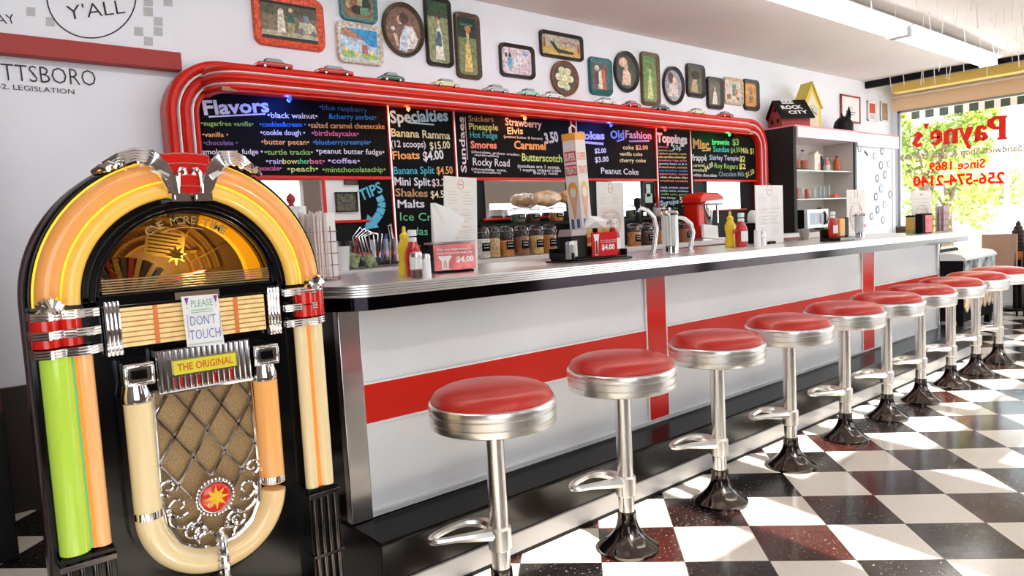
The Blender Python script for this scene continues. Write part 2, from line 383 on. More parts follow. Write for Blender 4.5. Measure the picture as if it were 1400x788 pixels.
pl=MB(); p=atX(1376,330,14); pl.lathe([(.05,0),(.035,2.0)],8); tag(pl.build('signpost',C('pole_grey',(.55,.58,.66),.5)),'thin grey pole standing on the pavement outside the window','pole').location=(p.x,p.y,-.12)
def car_out(x,y,col,label):
    t=thing('parked_car',label,'car',(x,y,-.12),group='cars parked across the street')
    m=MB(); m.prism([(-2.1,.3),(-2.05,.75),(-1.2,.85),(-.7,1.35),(.8,1.38),(1.4,.9),(2.1,.8),(2.15,.3)],-.8,.8,'x'); m.build('body',col,t,bevel=.04)
    m=MB()
    for a in (-1.3,1.3): m.lathe([(.32,-.82),(.32,.82)],16)if False else m.tube([(-.82,a,.32),(.82,a,.32)],.32,16)
    m.build('wheels',blackm,t)
    m=MB(); m.prism([(-1.0,.9),(-.6,1.28),(.75,1.3),(1.15,.92)],-.82,.82,'x'); m.build('windows',C('car_glass',(.3,.34,.4),.1),t)
car_out(24,7.2,C('car_white',(.85,.85,.87),.3),'white car parked across the street, under the tree')
car_out(26,12,C('car_grey',(.55,.6,.68),.3),'pale blue car parked across the street')
# ================================================================= CEILING LAMPS
tube_m=C('tube_light',(1,1,1),.5,emit=9,ec=(1,.98,.96))
def lamp(label,group=None):
    t=thing('fluorescent_light',label,'light',(0,0,0),group=group)
    m=MB(); m.box(-1.2,1.2,-.055,.055,-.07,0); m.prism([(-.055,-.07),(.055,-.07),(.12,-.045),(.12,-.035),(-.12,-.035),(-.12,-.045)],-1.2,1.2,'x'); m.build('housing',white,t)
    for s_ in (-1,1):
        m=MB(); m.tube([(-1.15,s_*.055,-.105),(1.15,s_*.055,-.105)],.019,10); m.build('lamp_tube',tube_m,t)
    m=MB().use(white)
    for e in (-1,1):
        m.box(e*1.16-.012,e*1.16+.012,-.085,.085,-.13,-.04)
    m.build('lamp_holder',None,t)
    return t
l1=lamp('twin tube fluorescent fixture on the ceiling running out of the picture at the top','twin tube fixtures'); l1.location=(5.66,2.68,CZ-.02)
copy_tree(l1,'twin tube fluorescent fixture on the ceiling ending near the black trim by the window',(8.08,2.68,CZ-.02))
for i,x in enumerate((.95,3.4)): copy_tree(l1,'unseen twin tube fluorescent fixture added to the same row for fill',(x-.25,2.68,CZ-.02))  # unseen fixtures, added along the row as room fill
for i,x in enumerate((1.0,4.0,7.0)): copy_tree(l1,'unseen twin tube fluorescent fixture of a second row added for fill',(x,.2,CZ-.02))  # second row is unseen, added to fill the room with light
# paper strips stuck to the ceiling
st=MB(); st.box(-.004,.004,-.0015,.0015,-.2,0); s0=st.build('straw_wrapper',paper); first=True
rr=random.Random(11)
spots=[(1270,20),(1290,25),(1310,10),(1322,18),(1335,8),(1352,14),(1362,22),(1372,12),(1385,5),(1396,20),(1297,48),(1318,42),(1344,30),(1357,58),(1365,66),(1377,60),(1383,72),(1392,70),(1398,60),(1348,80),(1361,86),(1376,84),(1290,62),(1240,34),(1253,2),(1190,0),(1226,6),(1265,8),(1281,4),(1304,2),(1328,2),(1390,40),(1371,38),(1355,5),(1340,60),(1262,98),(1266,100),(1277,94),(1286,86),(1303,92),(1314,98),(1324,90),(1239,112),(1245,106)]
for i,(x,y) in enumerate(spots):
    p=atZ(x,y,CZ-.015)
    if p.x>9.6: p=Vector((9.6,p.y*9.6/p.x if False else p.y,CZ-.015))
    o=s0 if first else s0.copy()
    if not first: COL.objects.link(o)
    first=False
    tag(o,'thin white paper straw wrapper hanging from the ceiling','paper','straw wrappers stuck to the ceiling')
    o.location=(p.x,p.y,CZ+.008); o.scale=(1,1,rr.uniform(.5,1.1)); o.rotation_euler=(rr.uniform(-.12,.12),rr.uniform(-.12,.12),rr.uniform(0,3))
# ================================================================= COUNTER
def sh(o,ref=1.0):   # the long counter runs a hair out of level
    for v in o.data.vertices: v.co.z-= .0095*(v.co.x-ref)*(v.co.z/1.097)
    return o
ct=thing('counter','long diner counter with white and red panelled front and ribbed steel edge','counter',(0,0,0))
m=MB(); m.use(panelw); m.box(1.17,6.60,2.28,2.84,.237,1.02); sh(m.build('carcass',None,ct))
m=MB(); m.use(red)
m.box(1.17,6.60,2.274,2.28,.585,.728)
for a,b in ((2.755,2.905),(5.16,5.34)): m.box(a,b,2.270,2.28,.25,1.02)
o=m.build('red_stripe',None,ct); sh(o)
m=MB().use(white)
for z0 in (.578,.728): 
    for a,b in ((1.17,2.75),(2.91,5.155),(5.345,6.6)): m.box(a,b,2.271,2.279,z0,z0+.008)
for x_ in (2.747,2.905,5.152,5.34): m.box(x_,x_+.008,2.268,2.279,.25,1.02)
for k in range(3): m.box(1.1,6.62,2.27-.002*k,2.28,.240+.008*k,.245+.008*k)
sh(m.build('metal_trim',None,ct))
for a_,b_ in ((1.09,1.175),(6.56,6.6)):
    m=MB(); m.box(a_,b_,2.262,2.30,.237,1.02); sh(m.build('corner_post',steel,ct,bevel=.004))
m=MB(); m.use(black); m.box(1.09,1.17,2.30,2.84,.24,1.02); m.build('end_panel',None,ct)
# top with rounded left corners
r=.17; pol=[]
for k in range(9): a=PI+PI/2*k/8; pol.append((1.01+r+r*cos(a),2.10+r+r*sin(a)))
pol+=[(6.74,2.10),(6.77,2.13),(6.77,2.92),(1.01,2.92)]
def grow(P,d): 
    c=Vector((3.8,2.5)); return [(p[0]+(d if p[0]>3.8 else -d),p[1]+(d if p[1]>2.5 else -d)) for p in P]
m=MB(); m.prism(pol,1.015,1.095,'z'); sh(m.build('worktop',topm,ct,bevel=.004))
m=MB().use(alu)
for k in range(5):
    z0=1.058+.0085*k; P=grow(pol,.006 if k%2==0 else .003); m.prism(P,z0,z0+.007,'z')
sh(m.build('ribbed_edge',None,ct,bevel=.001))
m=MB(); m.prism(grow(pol,.002),1.013,1.057,'z'); sh(m.build('polished_edge',C('dark_chrome',(.02,.016,.02),.1,1),ct))
m=MB(); m.prism(grow(pol,-.16),1.0,1.0955,'z'); 
# plinth
bs=thing('counter_plinth','low black laminate step running along the foot of the counter','step',(0,0,0))
m=MB(); m.use(C('plinth_black',(.010,.007,.006),.22,spec=.5,bump=.03,nscale=140)); m.box(1.09,6.75,2.06,2.86,0.0,.225); m.build('step_face',None,bs,bevel=.004); m=MB(); m.use(C('ledge_black',(.006,.004,.004),.22,spec=.08)); m.box(1.085,6.755,2.055,2.86,.225,.236); m.build('step_body',None,bs,bevel=.008)
m=MB(); m.use(C('cove_base',(.50,.49,.50),.3,coat=.3)); m.box(1.12,6.76,2.05,2.062,0,.088); m.build('kick_strip',None,bs,bevel=.003)
m=MB(); m.box(1.12,6.76,2.045,2.06,.0,.012); m.build('base_bead',blackm,bs)
# ================================================================= STOOLS
def make_stool(label,ang=0):
    t=thing('bar_stool',label,'stool',(0,0,0),group='red topped stools along the counter')
    m=MB(); m.lathe([(.185,.70),(.197,.71),(.199,.722),(.188,.742),(.16,.756),(.10,.765),(.04,.768),(0.001,.768)],48); m.build('seat',seat_m,t)
    m=MB(); m.lathe([(.05,.636),(.195,.636),(.203,.64),(.205,.650),(.205,.660),(.199,.662),(.199,.666),(.206,.668),(.206,.686),(.200,.688),(.200,.692),(.207,.695),(.208,.706),(.205,.714),(.198,.718),(.18,.716)],48); m.build('seat_ring',C('ring_aluminium',(.88,.86,.84),.30,1),t)
    m=MB(); m.lathe([(.0305,.12),(.0305,.64)],24); m.build('post',C('post_steel',(.86,.83,.81),.26,1),t)
    m=MB(); pr=[]
    for k in range(14):
        f=k/13; pr.append((.036+.079*(f**2.7),.148-.133*f))
    pr=[(.030,.153)]+pr+[(.118,.012),(.118,0)]
    vs=[];
    n=48
    mb=m
    for i,(rr_,z) in enumerate(pr):
        for k in range(n):
            a=2*PI*k/n; fl=1-.035*(abs(sin(a*4)))*(1 if 2<i<len(pr)-3 else 0); vs.append((rr_*fl*cos(a),rr_*fl*sin(a),z))
    fs=[(i*n+(k+1)%n,i*n+k,(i+1)*n+k,(i+1)*n+(k+1)%n) for i in range(len(pr)-1) for k in range(n)]
    m.add(vs,fs); m.build('trumpet_base',C('black_chrome',(.10,.085,.08),.12,1,noise=.3,nscale=12),t)
    f=MB(); f.lathe([(.031,.212),(.038,.217),(.039,.285),(.032,.292)],20)
    P=[]
    ctrl=[(-.02,-.0),(-.11,.03),(-.195,.065),(-.205,.095),(-.15,.12),(-.06,.125),(-.0,.09),(.008,.03)]
    Q=[]
    for i in range(len(ctrl)-1):
        p0=ctrl[max(i-1,0)];p1=ctrl[i];p2=ctrl[i+1];p3=ctrl[min(i+2,len(ctrl)-1)]
        for s_ in range(5):
            u=s_/5; Q.append(tuple(.5*((2*p1[j])+(-p0[j]+p2[j])*u+(2*p0[j]-5*p1[j]+4*p2[j]-p3[j])*u*u+(-p0[j]+3*p1[j]-3*p2[j]+p3[j])*u**3) for j in (0,1)))
    Q.append(ctrl[-1])
    zs=[.268+.012*min(1,abs(q[0])/.2+q[1]/.16) for q in Q]
    f.tube([(q[0],q[1],z) for q,z in zip(Q,zs)],[.024-.012*min(1,(abs(q[0])+q[1])/.2) for q in Q],8,flat=1.0)
    f.build('footrest',C('cast_aluminium',(.85,.82,.78),.32,1),t)
    return t
sx_=[1.374,2.003,2.632,3.252,3.849,4.401,4.926,5.47,5.99,6.514]
names=['nearest of the row, closest to the jukebox','second from the jukebox','third from the jukebox','fourth from the jukebox','fifth from the jukebox','sixth from the jukebox','seventh from the jukebox','eighth from the jukebox','ninth from the jukebox, just past the counter','farthest of the row, nearest the window']
s0=make_stool('')
for i,x in enumerate(sx_):
    lab='round red vinyl and steel bar stool, '+names[i]
    if i==0: s0['label']=lab; s0.location=(x,1.78,0)
    else: copy_tree(s0,lab,(x,1.78+.004*i,0),rz=[0,.05,-.04,.03,0,-.05,.06,0,.04,-.03][i])
# ================================================================= JUKEBOX
JX,JY=.525,1.9
jb=thing('jukebox','tall arched black jukebox with glowing yellow tubes and chrome trim','jukebox',(JX,JY,0))
peach=C('tube_peach',(.78,.34,.10),.22,emit=.14,ec=(1,.38,.08),coat=.3)
amber=C('tube_amber',(.82,.46,.09),.22,emit=.22,ec=(1,.6,.10),coat=.3)
glow=C('tube_glow_yellow',(.95,.6,.03),.3,emit=.7,ec=(1,.55,.02))
cream=C('tube_cream',(.84,.68,.40),.15,emit=.08,ec=(1,.7,.3),coat=.6)
creamo=C('tube_cream_orange',(.86,.42,.14),.15,emit=.14,ec=(1,.4,.08),coat=.6)
green=C('tube_green',(.42,.62,.06),.15,emit=.16,ec=(.5,.8,.08),coat=.6)
jblk=C('jukebox_black',(.002,.002,.003),.12,spec=.3); jside=C('jukebox_walnut',(.03,.008,.006),.18,spec=.5)
jred=C('jukebox_red',(.62,.012,.006),.16,coat=.3)
AZ=1.135
# shell: hollow arch
def archpoly(R_,x=0,z0=.0,n=40): return [(x-R_,z0)]+[(x-R_*cos(PI*k/n),AZ+R_*sin(PI*k/n)) for k in range(n+1)]+[(x+R_,z0)]
m=MB()
o_=archpoly(.357); i_=archpoly(.335)
rows=[(.035,.335),(.035,.351),(.05,.357),(.12,.357),(.20,.345),(.34,.315),(.52,.30),(.50,.285),(.2,.325)]
n=len(o_); fs=[]; vs=[(p[0],y_,p[1]) for y_,r_ in rows for p in archpoly(r_)]
for j in range(len(rows)-1):
    for i in range(n-1): fs.append((j*n+i,j*n+i+1,(j+1)*n+i+1,(j+1)*n+i))
m.use(jside); m.add(vs,fs); m.prism(archpoly(.30),.50,.53); m.build('side_shell',None,jb,sharp=50)
# front plate
m=MB().use(jblk); m.ann(0,AZ,.205,.350,0,180,.03,.06,48); m.box(-.350,.350,.03,.06,.0,1.15); m.box(-.203,.203,.03,.06,1.135,1.157)
m.build('front_panel',None,jb)
# bezels
m=MB().use(jblk); m.ann(0,AZ,.207,.246,0,180,.0,.035,60); m.ann(0,AZ,.216,.232,0,180,-.012,.005,60)
m.box(-.246,.246,.0,.035,1.12,1.15); m.build('arch_bezel',None,jb,bevel=.003)
def arct(R_,r,mat_,y,name,a0=0,a1=180,flat=1.0,n=60):
    m=MB().use(mat_); m.tube([(R_*cos(math.radians(a0+(a1-a0)*k/n)),y,AZ+R_*sin(math.radians(a0+(a1-a0)*k/n))) for k in range(n+1)],r,16,flat=flat,ref=(0,1,0)); return m.build(name,None,jb)
arct(.312,.0265,peach,.005,'outer_arch_tube'); arct(.2655,.0195,amber,.002,'inner_arch_tube')
arct(.2875,.006,glow,.0,'neon_line'); arct(.338,.004,glow,.005,'neon_line'); arct(.345,.008,jblk,.02,'arch_edging')
# glass window + interior
m=MB(); m.prism([(.203*cos(PI*k/40),AZ+.022+ (.203)*sin(PI*k/40)) for k in range(41)],.018,.021); m.build('window_glass',smoked,jb,flat=True)
ins=C('interior_amber',(.40,.26,.09),.4); cha=C('interior_gold',(.65,.45,.12),.35,.3)
m=MB().use(ins); m.prism([(.285*cos(PI*k/30),AZ-.03+.29*sin(PI*k/30)) for k in range(31)],.36,.37); m.use(C('interior_dark',(.02,.012,.012),.3)); m.box(-.27,.27,.06,.36,1.10,1.12); m.build('interior_panel',None,jb)
m=MB().use(cha)
for R_ in (.10,.125,.15,.175): m.ann(0.0,1.165,R_,R_+.006,8,150,.335,.36,40)
for a in (25,55,85): 
    a=math.radians(a); m.tube([(.1*cos(a),.33,1.165+.1*sin(a)),(.22*cos(a),.33,1.165+.22*sin(a))],.003,6)
m.lathe([(.02,-.004),(.02,.004)],6,(.10,.33,1.24)); m.build('gold_arcs',None,jb)
m=MB().use(glow); m.ann(0,AZ+.02,.165,.20,0,72,.05,.085,30); m.build('glow_strip',None,jb)
star=C('star_gold',(.9,.7,.15),.3,.3,emit=.15,ec=(1,.7,.2))
def starpoly(cx,cz,r0,r1,n,a0=90):
    return [(cx+(r1 if k%2==0 else r0)*cos(math.radians(a0+180*k/n)),cz+(r1 if k%2==0 else r0)*sin(math.radians(a0+180*k/n))) for k in range(2*n)]
m=MB().use(star); m.prism(starpoly(.02,1.235,.012,.03,8),.20,.204); m.build('gold_star',None,jb)
m=MB().use(C('aged_paper',(.40,.34,.10),.5)); m.T=Matrix.Rotation(math.radians(-12),4,'Y'); 
m.T=Matrix.Translation((-.005,.20,1.265))@Matrix.Rotation(math.radians(12),4,'Y'); m.box(-.05,.05,0,.002,-.035,.035)
m.use(ink)
for k in range(6): m.box(-.042,.03+.01*(k%2),-.001,0,-.026+.01*k,-.023+.01*k)
m.build('title_card',None,jb)
# rack of discs in coloured sleeves
m=MB(); cols=[(.4,.02,.02),(.55,.45,.25),(.03,.03,.05),(.5,.5,.5),(.05,.1,.35),(.35,.02,.02),(.5,.42,.2),(.08,.08,.1)]
for k in range(13):
    a=math.radians(150-k*8.5); cc=C('sleeve_%d'%(k%8),cols[k%8],.4)
    m.use(cc); c_=(-.115,.20,1.115)
    m.T=Matrix.Translation((-.115,.22,1.10))@Matrix.Rotation(-a+PI/2,4,'Y')
    m.box(-.006,.006,-.05,.05,.03,.135)
m.T=None; m.build('disc_rack',None,jb,flat=True)
m=MB().use(C('sleeve_0',(.4,.02,.02))); m.T=Matrix.Translation((.03,.16,1.165))@Matrix.Rotation(math.radians(-14),4,'Y'); m.box(-.06,.05,-.05,.05,-.01,.012); m.use(paper); m.box(-.045,.04,-.052,-.05,-.006,.008); m.build('flyer',None,jb)
m=MB()
w8=C('zig_gold',(.8,.6,.25),.3,.3); m.use(w8)
pts=[]
for k in range(40):
    a=math.radians(168-k*1.9); R_=.165+(.012 if k%2 else -.004); pts.append((R_*cos(a),.05,1.165+R_*sin(a)))
m.tube(pts,.0016,5); m.build('gold_zigzag',None,jb)
# gold lettering on the arch glass
m=MB().use(C('letter_gold',(.55,.36,.12),.35,.4)); m.use(C('letter_outline',(.02,.01,.01),.5))
s_="ONE MORE TIME"
for pas,(dz,bd,mm) in enumerate(((0,.06,C('letter_outline',(.02,.01,.01))),(0,.0,C('letter_gold',(.55,.36,.12))))):
    m.use(mm)
    for i,ch in enumerate(s_):
        if ch==' ': continue
        a=math.radians(122-i*5.6+0); R_=.150
        ang=a-PI/2
        X=Vector((cos(ang),0,sin(ang))); Y_=Vector((-sin(ang),0,cos(ang)))
        m.text(ch,(R_*cos(a)+.002,.0165-.001*pas,AZ+.022+R_*sin(a)+.006),X,Y_,.020,bold=bd*.5,align='c')
m.ann(0,AZ+.022,.146,.148,72,112,.016,.0175,12)
m.build('glass_lettering',None,jb,flat=True)
pl=D.lights.new('jukebox_bulb','POINT'); pl.energy=1.3; pl.color=(1,.86,.6); pl.shadow_soft_size=.03; po=D.objects.new('jukebox_bulb',pl); COL.objects.link(po); po.parent=jb; po.location=(.05,.16,1.20)
# louvres under the glass
m=MB().use(C('louvre_bronze',(.38,.25,.12),.3,.5))
for k in range(6): m.box(-.20,.202,.006,.02,1.152+.0062*k,1.1550+.0062*k)
m.build('louvre',None,jb)
m=MB().use(C('title_yellow',(.88,.70,.35),.35,emit=.12,ec=(1,.6,.2),noise=.15,nscale=60)); m.box(-.17,.182,.004,.02,1.02,1.115)
m.use(C('title_line',(.5,.2,.03),.5))
for k in range(7): m.box(-.17,.182,.001,.005,1.03+.0125*k,1.0325+.0125*k)
m.use(C('title_orange',(.75,.2,.05),.4)); 
for x_ in (-.09,.105): m.box(x_-.005,x_+.005,.0,.005,1.02,1.115)
m.build('title_strip',None,jb)
def fluted(x0,x1,z0,z1,nf,y=-.012,name='chrome_cap',dep=.03):
    m=MB().use(chrome); w=(x1-x0)/nf
    for k in range(nf): m.tube([(x0+w*(k+.5),y+.012,z0),(x0+w*(k+.5),y+.012,z0+.004),(x0+w*(k+.5),y+.012,z1-.004),(x0+w*(k+.5),y+.012,z1)],[w*.35,w*.55,w*.55,w*.35],8)
    m.box(x0,x1,y+.012,y+dep,z0,z1); return m.build(name,None,jb)
fluted(-.203,-.168,1.004,1.134,4); fluted(.190,.224,1.004,1.134,4)
# red and chrome banded pilaster blocks
for sgn in (-1,1):
    x0,x1=(-.35,-.212) if sgn<0 else (.228,.346)
    m=MB().use(jblk); m.box(x0+.005,x1-.002,-.0,.04,1.024,1.135); m.build('pilaster_block',None,jb)
    xa,xb=(x0,x0+.1) if sgn<0 else (x1-.085,x1)
    m=MB().use(jred)
    for q,zz in ((0,1.064),(1,1.1)):
        m.tube([(xa+.028,-.008,zz-.02),(xa+.028,-.008,zz+.012)],.03,16); m.tube([(xb-.024,-.004,zz-.02),(xb-.024,-.004,zz+.012)],.026,16)
    m.build('red_band',None,jb)
    for zz in (1.030,1.073,1.116):
        m=MB().use(chrome)
        for q in (0,1,2):
            z_=zz-.007+.0065*q
            m.tube([(x0+.0,.02,z_),(x0+.004,-.025,z_),(x0+.03,-.042 if sgn<0 else -.03,z_),(x0+.055,-.028,z_),(x0+.062,-.022,z_),(x0+.085,-.034,z_),(x1-.028,-.026,z_),(x1-.004,-.012,z_),(x1,.02,z_)],.0044,8)
        m.build('chrome_band',None,jb)
    # shell finial
    m=MB().use(chrome); cx=(x0+.042) if sgn<0 else (x1-.028)
    for k in range(7):
        a=math.radians(20+k*23); m.tube([(cx,-.03,1.125),(cx+.022*cos(a),-.034,1.13+.022*sin(a)),(cx+.03*cos(a),-.022,1.13+.026*sin(a))],[.004,.0065,.004],6)
    m.lathe([(.026,0),(.03,.006),(.02,.016)],14,(cx,-.015,1.12)); m.build('shell_finial',None,jb)
# column tubes
def vt(x,r,z0,z1,mm,name='column_tube',y=0): m=MB().use(mm); m.tube([(x,y,z0),(x,y,z1)],r,24); return m.build(name,None,jb)
vt(-.308,.032,.56,1.022,green); vt(-.2515,.0185,.56,1.022,C('tube_soft_orange',(.84,.46,.2),.15,emit=.14,ec=(1,.45,.12),coat=.6))
vt(.276,.018,.552,1.02,cream); vt(.320,.020,.552,1.02,cream)
vt(-.275,.0028,.56,1.02,C('line_green',(.05,.5,.2),.3,emit=.3),'neon_line',-.006); vt(-.2685,.0045,.56,1.02,C('line_orange',(.9,.2,.02),.3,emit=.6),'neon_line',-.008); vt(-.262,.0028,.56,1.02,C('line_pink',(.8,.1,.35),.3,emit=.4),'neon_line',-.010)
vt(.298,.005,.552,1.02,C('line_orange',(.9,.2,.02)),'neon_line',-.004); 
m=MB().use(chrome)
for x_ in (-.338,-.333): m.tube([(x_,-.002,.56),(x_,-.002,1.02)],.0016,6)
m.build('chrome_piping',None,jb)
for x0,x1 in ((-.345,-.23),(.255,.345)):
    m=MB().use(jblk); m.box(x0,x1,-.02,.04,.0,.552); m.use(C('black_chrome',(.1,.1,.1)))
    for k in range(4):
        x_=x0+(x1-x0)*(.15+.23*k); m.tube([(x_,-.022,.02),(x_,-.022,.54)],.007,8)
    m.box(x0-.002,x1+.002,-.03,.04,.525,.54); m.box(x0-.002,x1+.002,-.03,.04,.35,.36); m.build('column_base',None,jb,bevel=.002)
# U shaped lit tube in three joined pieces
UC=(.007,.595); UR=.157
def U(a0,a1): return [(UC[0]+UR*cos(math.radians(a)),-.005,UC[1]+UR*sin(math.radians(a))) for a in [a0+(a1-a0)*k/24 for k in range(25)]]
m=MB().use(cream); m.tube([(UC[0]-UR,-.005,.884),(UC[0]-UR,-.005,.6)]+U(180,268),.0315,24); m.use(C('tube_cream_warm',(.85,.62,.33),.15,emit=.1,ec=(1,.6,.2),coat=.6)); m.tube(U(272,355),.0315,24)
m.use(creamo); m.tube([(UC[0]+UR,-.005,.6),(UC[0]+UR,-.005,.884)],.0315,24); m.build('u_tube',None,jb)
m=MB().use(chrome)
for x_,z_ in ((UC[0]-UR,.605),(UC[0]+UR,.612)): m.tube([(x_,-.005,z_-.009),(x_,-.005,z_+.009)],.0335,24)
m.build('tube_clip',None,jb)
# black surround of the U
m=MB().use(jblk); m.ann(UC[0],UC[1],.188,.20,180,360,-.0,.04,40); m.box(UC[0]-.2,UC[0]-.188,0,.04,.595,.90); m.box(UC[0]+.188,UC[0]+.2,0,.04,.595,.90); m.build('tube_surround',None,jb)
# grille cloth
cloth=C('grille_cloth',(.34,.22,.10),.6,.2,noise=.35,nscale=260,bump=.2)
gp=[(-.119,.90)]+[(UC[0]+.126*cos(math.radians(a)),UC[1]+.126*sin(math.radians(a))) for a in range(180,361,8)]+[(.133,.90)]
m=MB().use(cloth); m.prism(gp,.015,.03); m.build('grille_cloth',None,jb)
m=MB().use(chrome)
def clipline(p,q):
    out=[]
    for k in range(81):
        f=k/80; x=p[0]+(q[0]-p[0])*f; z=p[1]+(q[1]-p[1])*f
        ok=-.117<x<.131 and z<.90 and (z>.60 or (x-UC[0])**2+(z-UC[1])**2<.12**2) and z>.605-.2*abs(x-UC[0])*0 and ((x-UC[0])**2+(z-.603)**2>.05**2)
        if z<.66 and abs(x-UC[0])>.06: ok=ok and z>.64
        if ok: out.append((x,z))
    return (out[0],out[-1]) if len(out)>3 else None
sl=1.55
for k in range(-5,7):
    xc=UC[0]+k*.0795
    for sg in (-1,1):
        c_=clipline((xc,.90),(xc+sg*.3/sl*1.0,.60))
        if c_: m.tube([(c_[0][0],.006,c_[0][1]),(c_[1][0],.006,c_[1][1])],.0046,6)
m.build('lattice',None,jb)
m=MB().use(chrome)
def spiral(cx,cz,r0,r1,a0,a1,n=26,w0=.0055,w1=.003):
    P=[];Rr=[]
    for k in range(n+1):
        f=k/n; a=math.radians(a0+(a1-a0)*f); r=r0+(r1-r0)*f; P.append((cx+r*cos(a),.002,cz+r*sin(a))); Rr.append(w0+(w1-w0)*f)
    m.tube(P,Rr,8)
for sg in (-1,1):
    def mx_(x): return UC[0]+sg*x
    def sp(cx,cz,r0,r1,a0,a1,**k):
        if sg>0: spiral(UC[0]+cx,cz,r0,r1,a0,a1,**k)
        else: spiral(UC[0]-cx,cz,r0,r1,180-a0,180-a1,**k)
    sp(.105,.655,.022,.006,-90,330); sp(.055,.525,.028,.006,200,-330); sp(.035,.515,.020,.005,-60,330)
    sp(.06,.58,.055,.03,20,-150,w0=.007); sp(.085,.60,.03,.008,-130,250); sp(.03,.49,.03,.01,170,-40)
    m.tube([(mx_(.122),.004,.64),(mx_(.117),.0,.56),(mx_(.09),.0,.505),(mx_(.05),.0,.478),(mx_(.0),.0,.47)],[.005,.008,.009,.008,.006],8)
    m.tube([(mx_(.12),.006,.90),(mx_(.124),.006,.64)],.005,8)
    for a in (200,230,260,290): 
        x,z=UC[0]+sg*.085*cos(math.radians(a)),.60+.085*sin(math.radians(a))
        m.lathe([(.001,-.004),(.007,0),(.001,.004)],8,(x,.0,z))
m.build('scrollwork',None,jb)
m=MB().use(jred); m.T=Matrix.Translation((UC[0],-.014,.605))@Matrix.Rotation(PI/2,4,'X')
m.lathe([(.036,-.02),(.036,.004),(.03,.008),(.001,.009)],32); m.T=None; m.build('medallion',C('medallion_red',(.75,.02,.006),.2,coat=.5),jb)
m=MB().use(chrome); m.T=Matrix.Translation((UC[0],-.012,.605))@Matrix.Rotation(PI/2,4,'X')
for k in range(30):
    a=2*PI*k/30; m.lathe([(.001,-.005),(.0052,0),(.0035,.004),(.001,.005)],6,(.0465*cos(a),.0465*sin(a),.003))
m.T=None; m.tube([(UC[0]+.040*cos(a),-.018,.605+.040*sin(a)) for a in [2*PI*k/32 for k in range(32)]],.003,6,closed=True); m.build('medallion_rim',None,jb)
m=MB().use(star)
P=starpoly(UC[0],.605,.014,.032,8); vs=[(p[0],-.024,p[1]) for p in P]+[(UC[0],-.030,.605)]
m.add(vs,[(i,(i+1)%16,16) for i in range(16)]); m.build('medallion_star',C('star_yellow',(.95,.6,.03),.3),jb,flat=True)
m=MB().use(chrome)
for k in range(7): z=.50-.018*k; m.tube([(UC[0]-.012,-.037-.0*k,z),(UC[0],-.048,z-.004),(UC[0]+.012,-.037,z)],.006,6)
m.tube([(UC[0],-.03,.515),(UC[0]+.001,-.038,.50),(UC[0]+.002,-.042,.44),(UC[0]+.002,-.04,.37),(UC[0],-.01,.33)],[.008,.012,.012,.011,.008],10); m.build('tube_clasp',None,jb)
# name badge
bx0,bx1=-.104,.126
m=MB().use(chrome)
for k in range(17):
    x_=bx0+(bx1-bx0)*(k+.5)/17
    if -.072<x_<.092: m.tube([(x_,-.02,.976),(x_,-.02,1.0)],.0048,8); m.tube([(x_,-.02,.90),(x_,-.02,.934)],.0035,8)
    else: m.tube([(x_,-.02,.90),(x_,-.02,1.0)],.0050,8)
m.box(bx0,bx1,-.014,.02,.897,1.003); m.tube([(bx0,-.018,.897),(bx1,-.018,.897)],.006,8); m.build('badge_frame',None,jb)
m=MB().use(jred)
for k in range(9): x_=-.07+.02*k; m.box(x_,x_+.007,-.0165,-.010,.905,.93)
m.build('badge_red_slots',None,jb)
m=MB().use(C('badge_yellow',(.72,.66,.04),.35)); m.box(-.066,.086,-.024,-.012,.938,.973); m.use(C('badge_orange',(.6,.12,.02),.4)); m.text('THE ORIGINAL',(-.058,-.0245,.947),(1,0,0),(0,0,1),.018,.136,bold=.02); m.build('name_badge',None,jb)
for sg in (-1,1):
    x0,x1=(-.178,-.112) if sg<0 else (.132,.198)
    m=MB().use(chrome); m.box(x0,x1,-.03,.02,.928,.982); 
    m.tube([(x0+.004,-.028,.975),(x1-.004,-.028,.978)],.006,8); m.tube([(x0+.004,-.028,.933),(x1-.004,-.028,.933)],.006,8); m.tube([(x0+.004,-.028,.933),(x0+.004,-.028,.975)],.006,8);m.tube([(x1-.004,-.028,.933),(x1-.004,-.028,.975)],.006,8)
    xc=UC[0]+sg*UR
    m.lathe([(.034,.884),(.035,.90),(.028,.93)],20,(xc,-.002,0)); m.build('tube_clamp',None,jb,bevel=.004)
    m=MB().use(jblk); m.box((x0+x1)/2-.02,(x0+x1)/2+.018,-.034,-.025,.942,.968); m.build('clamp_recess',None,jb,bevel=.003)
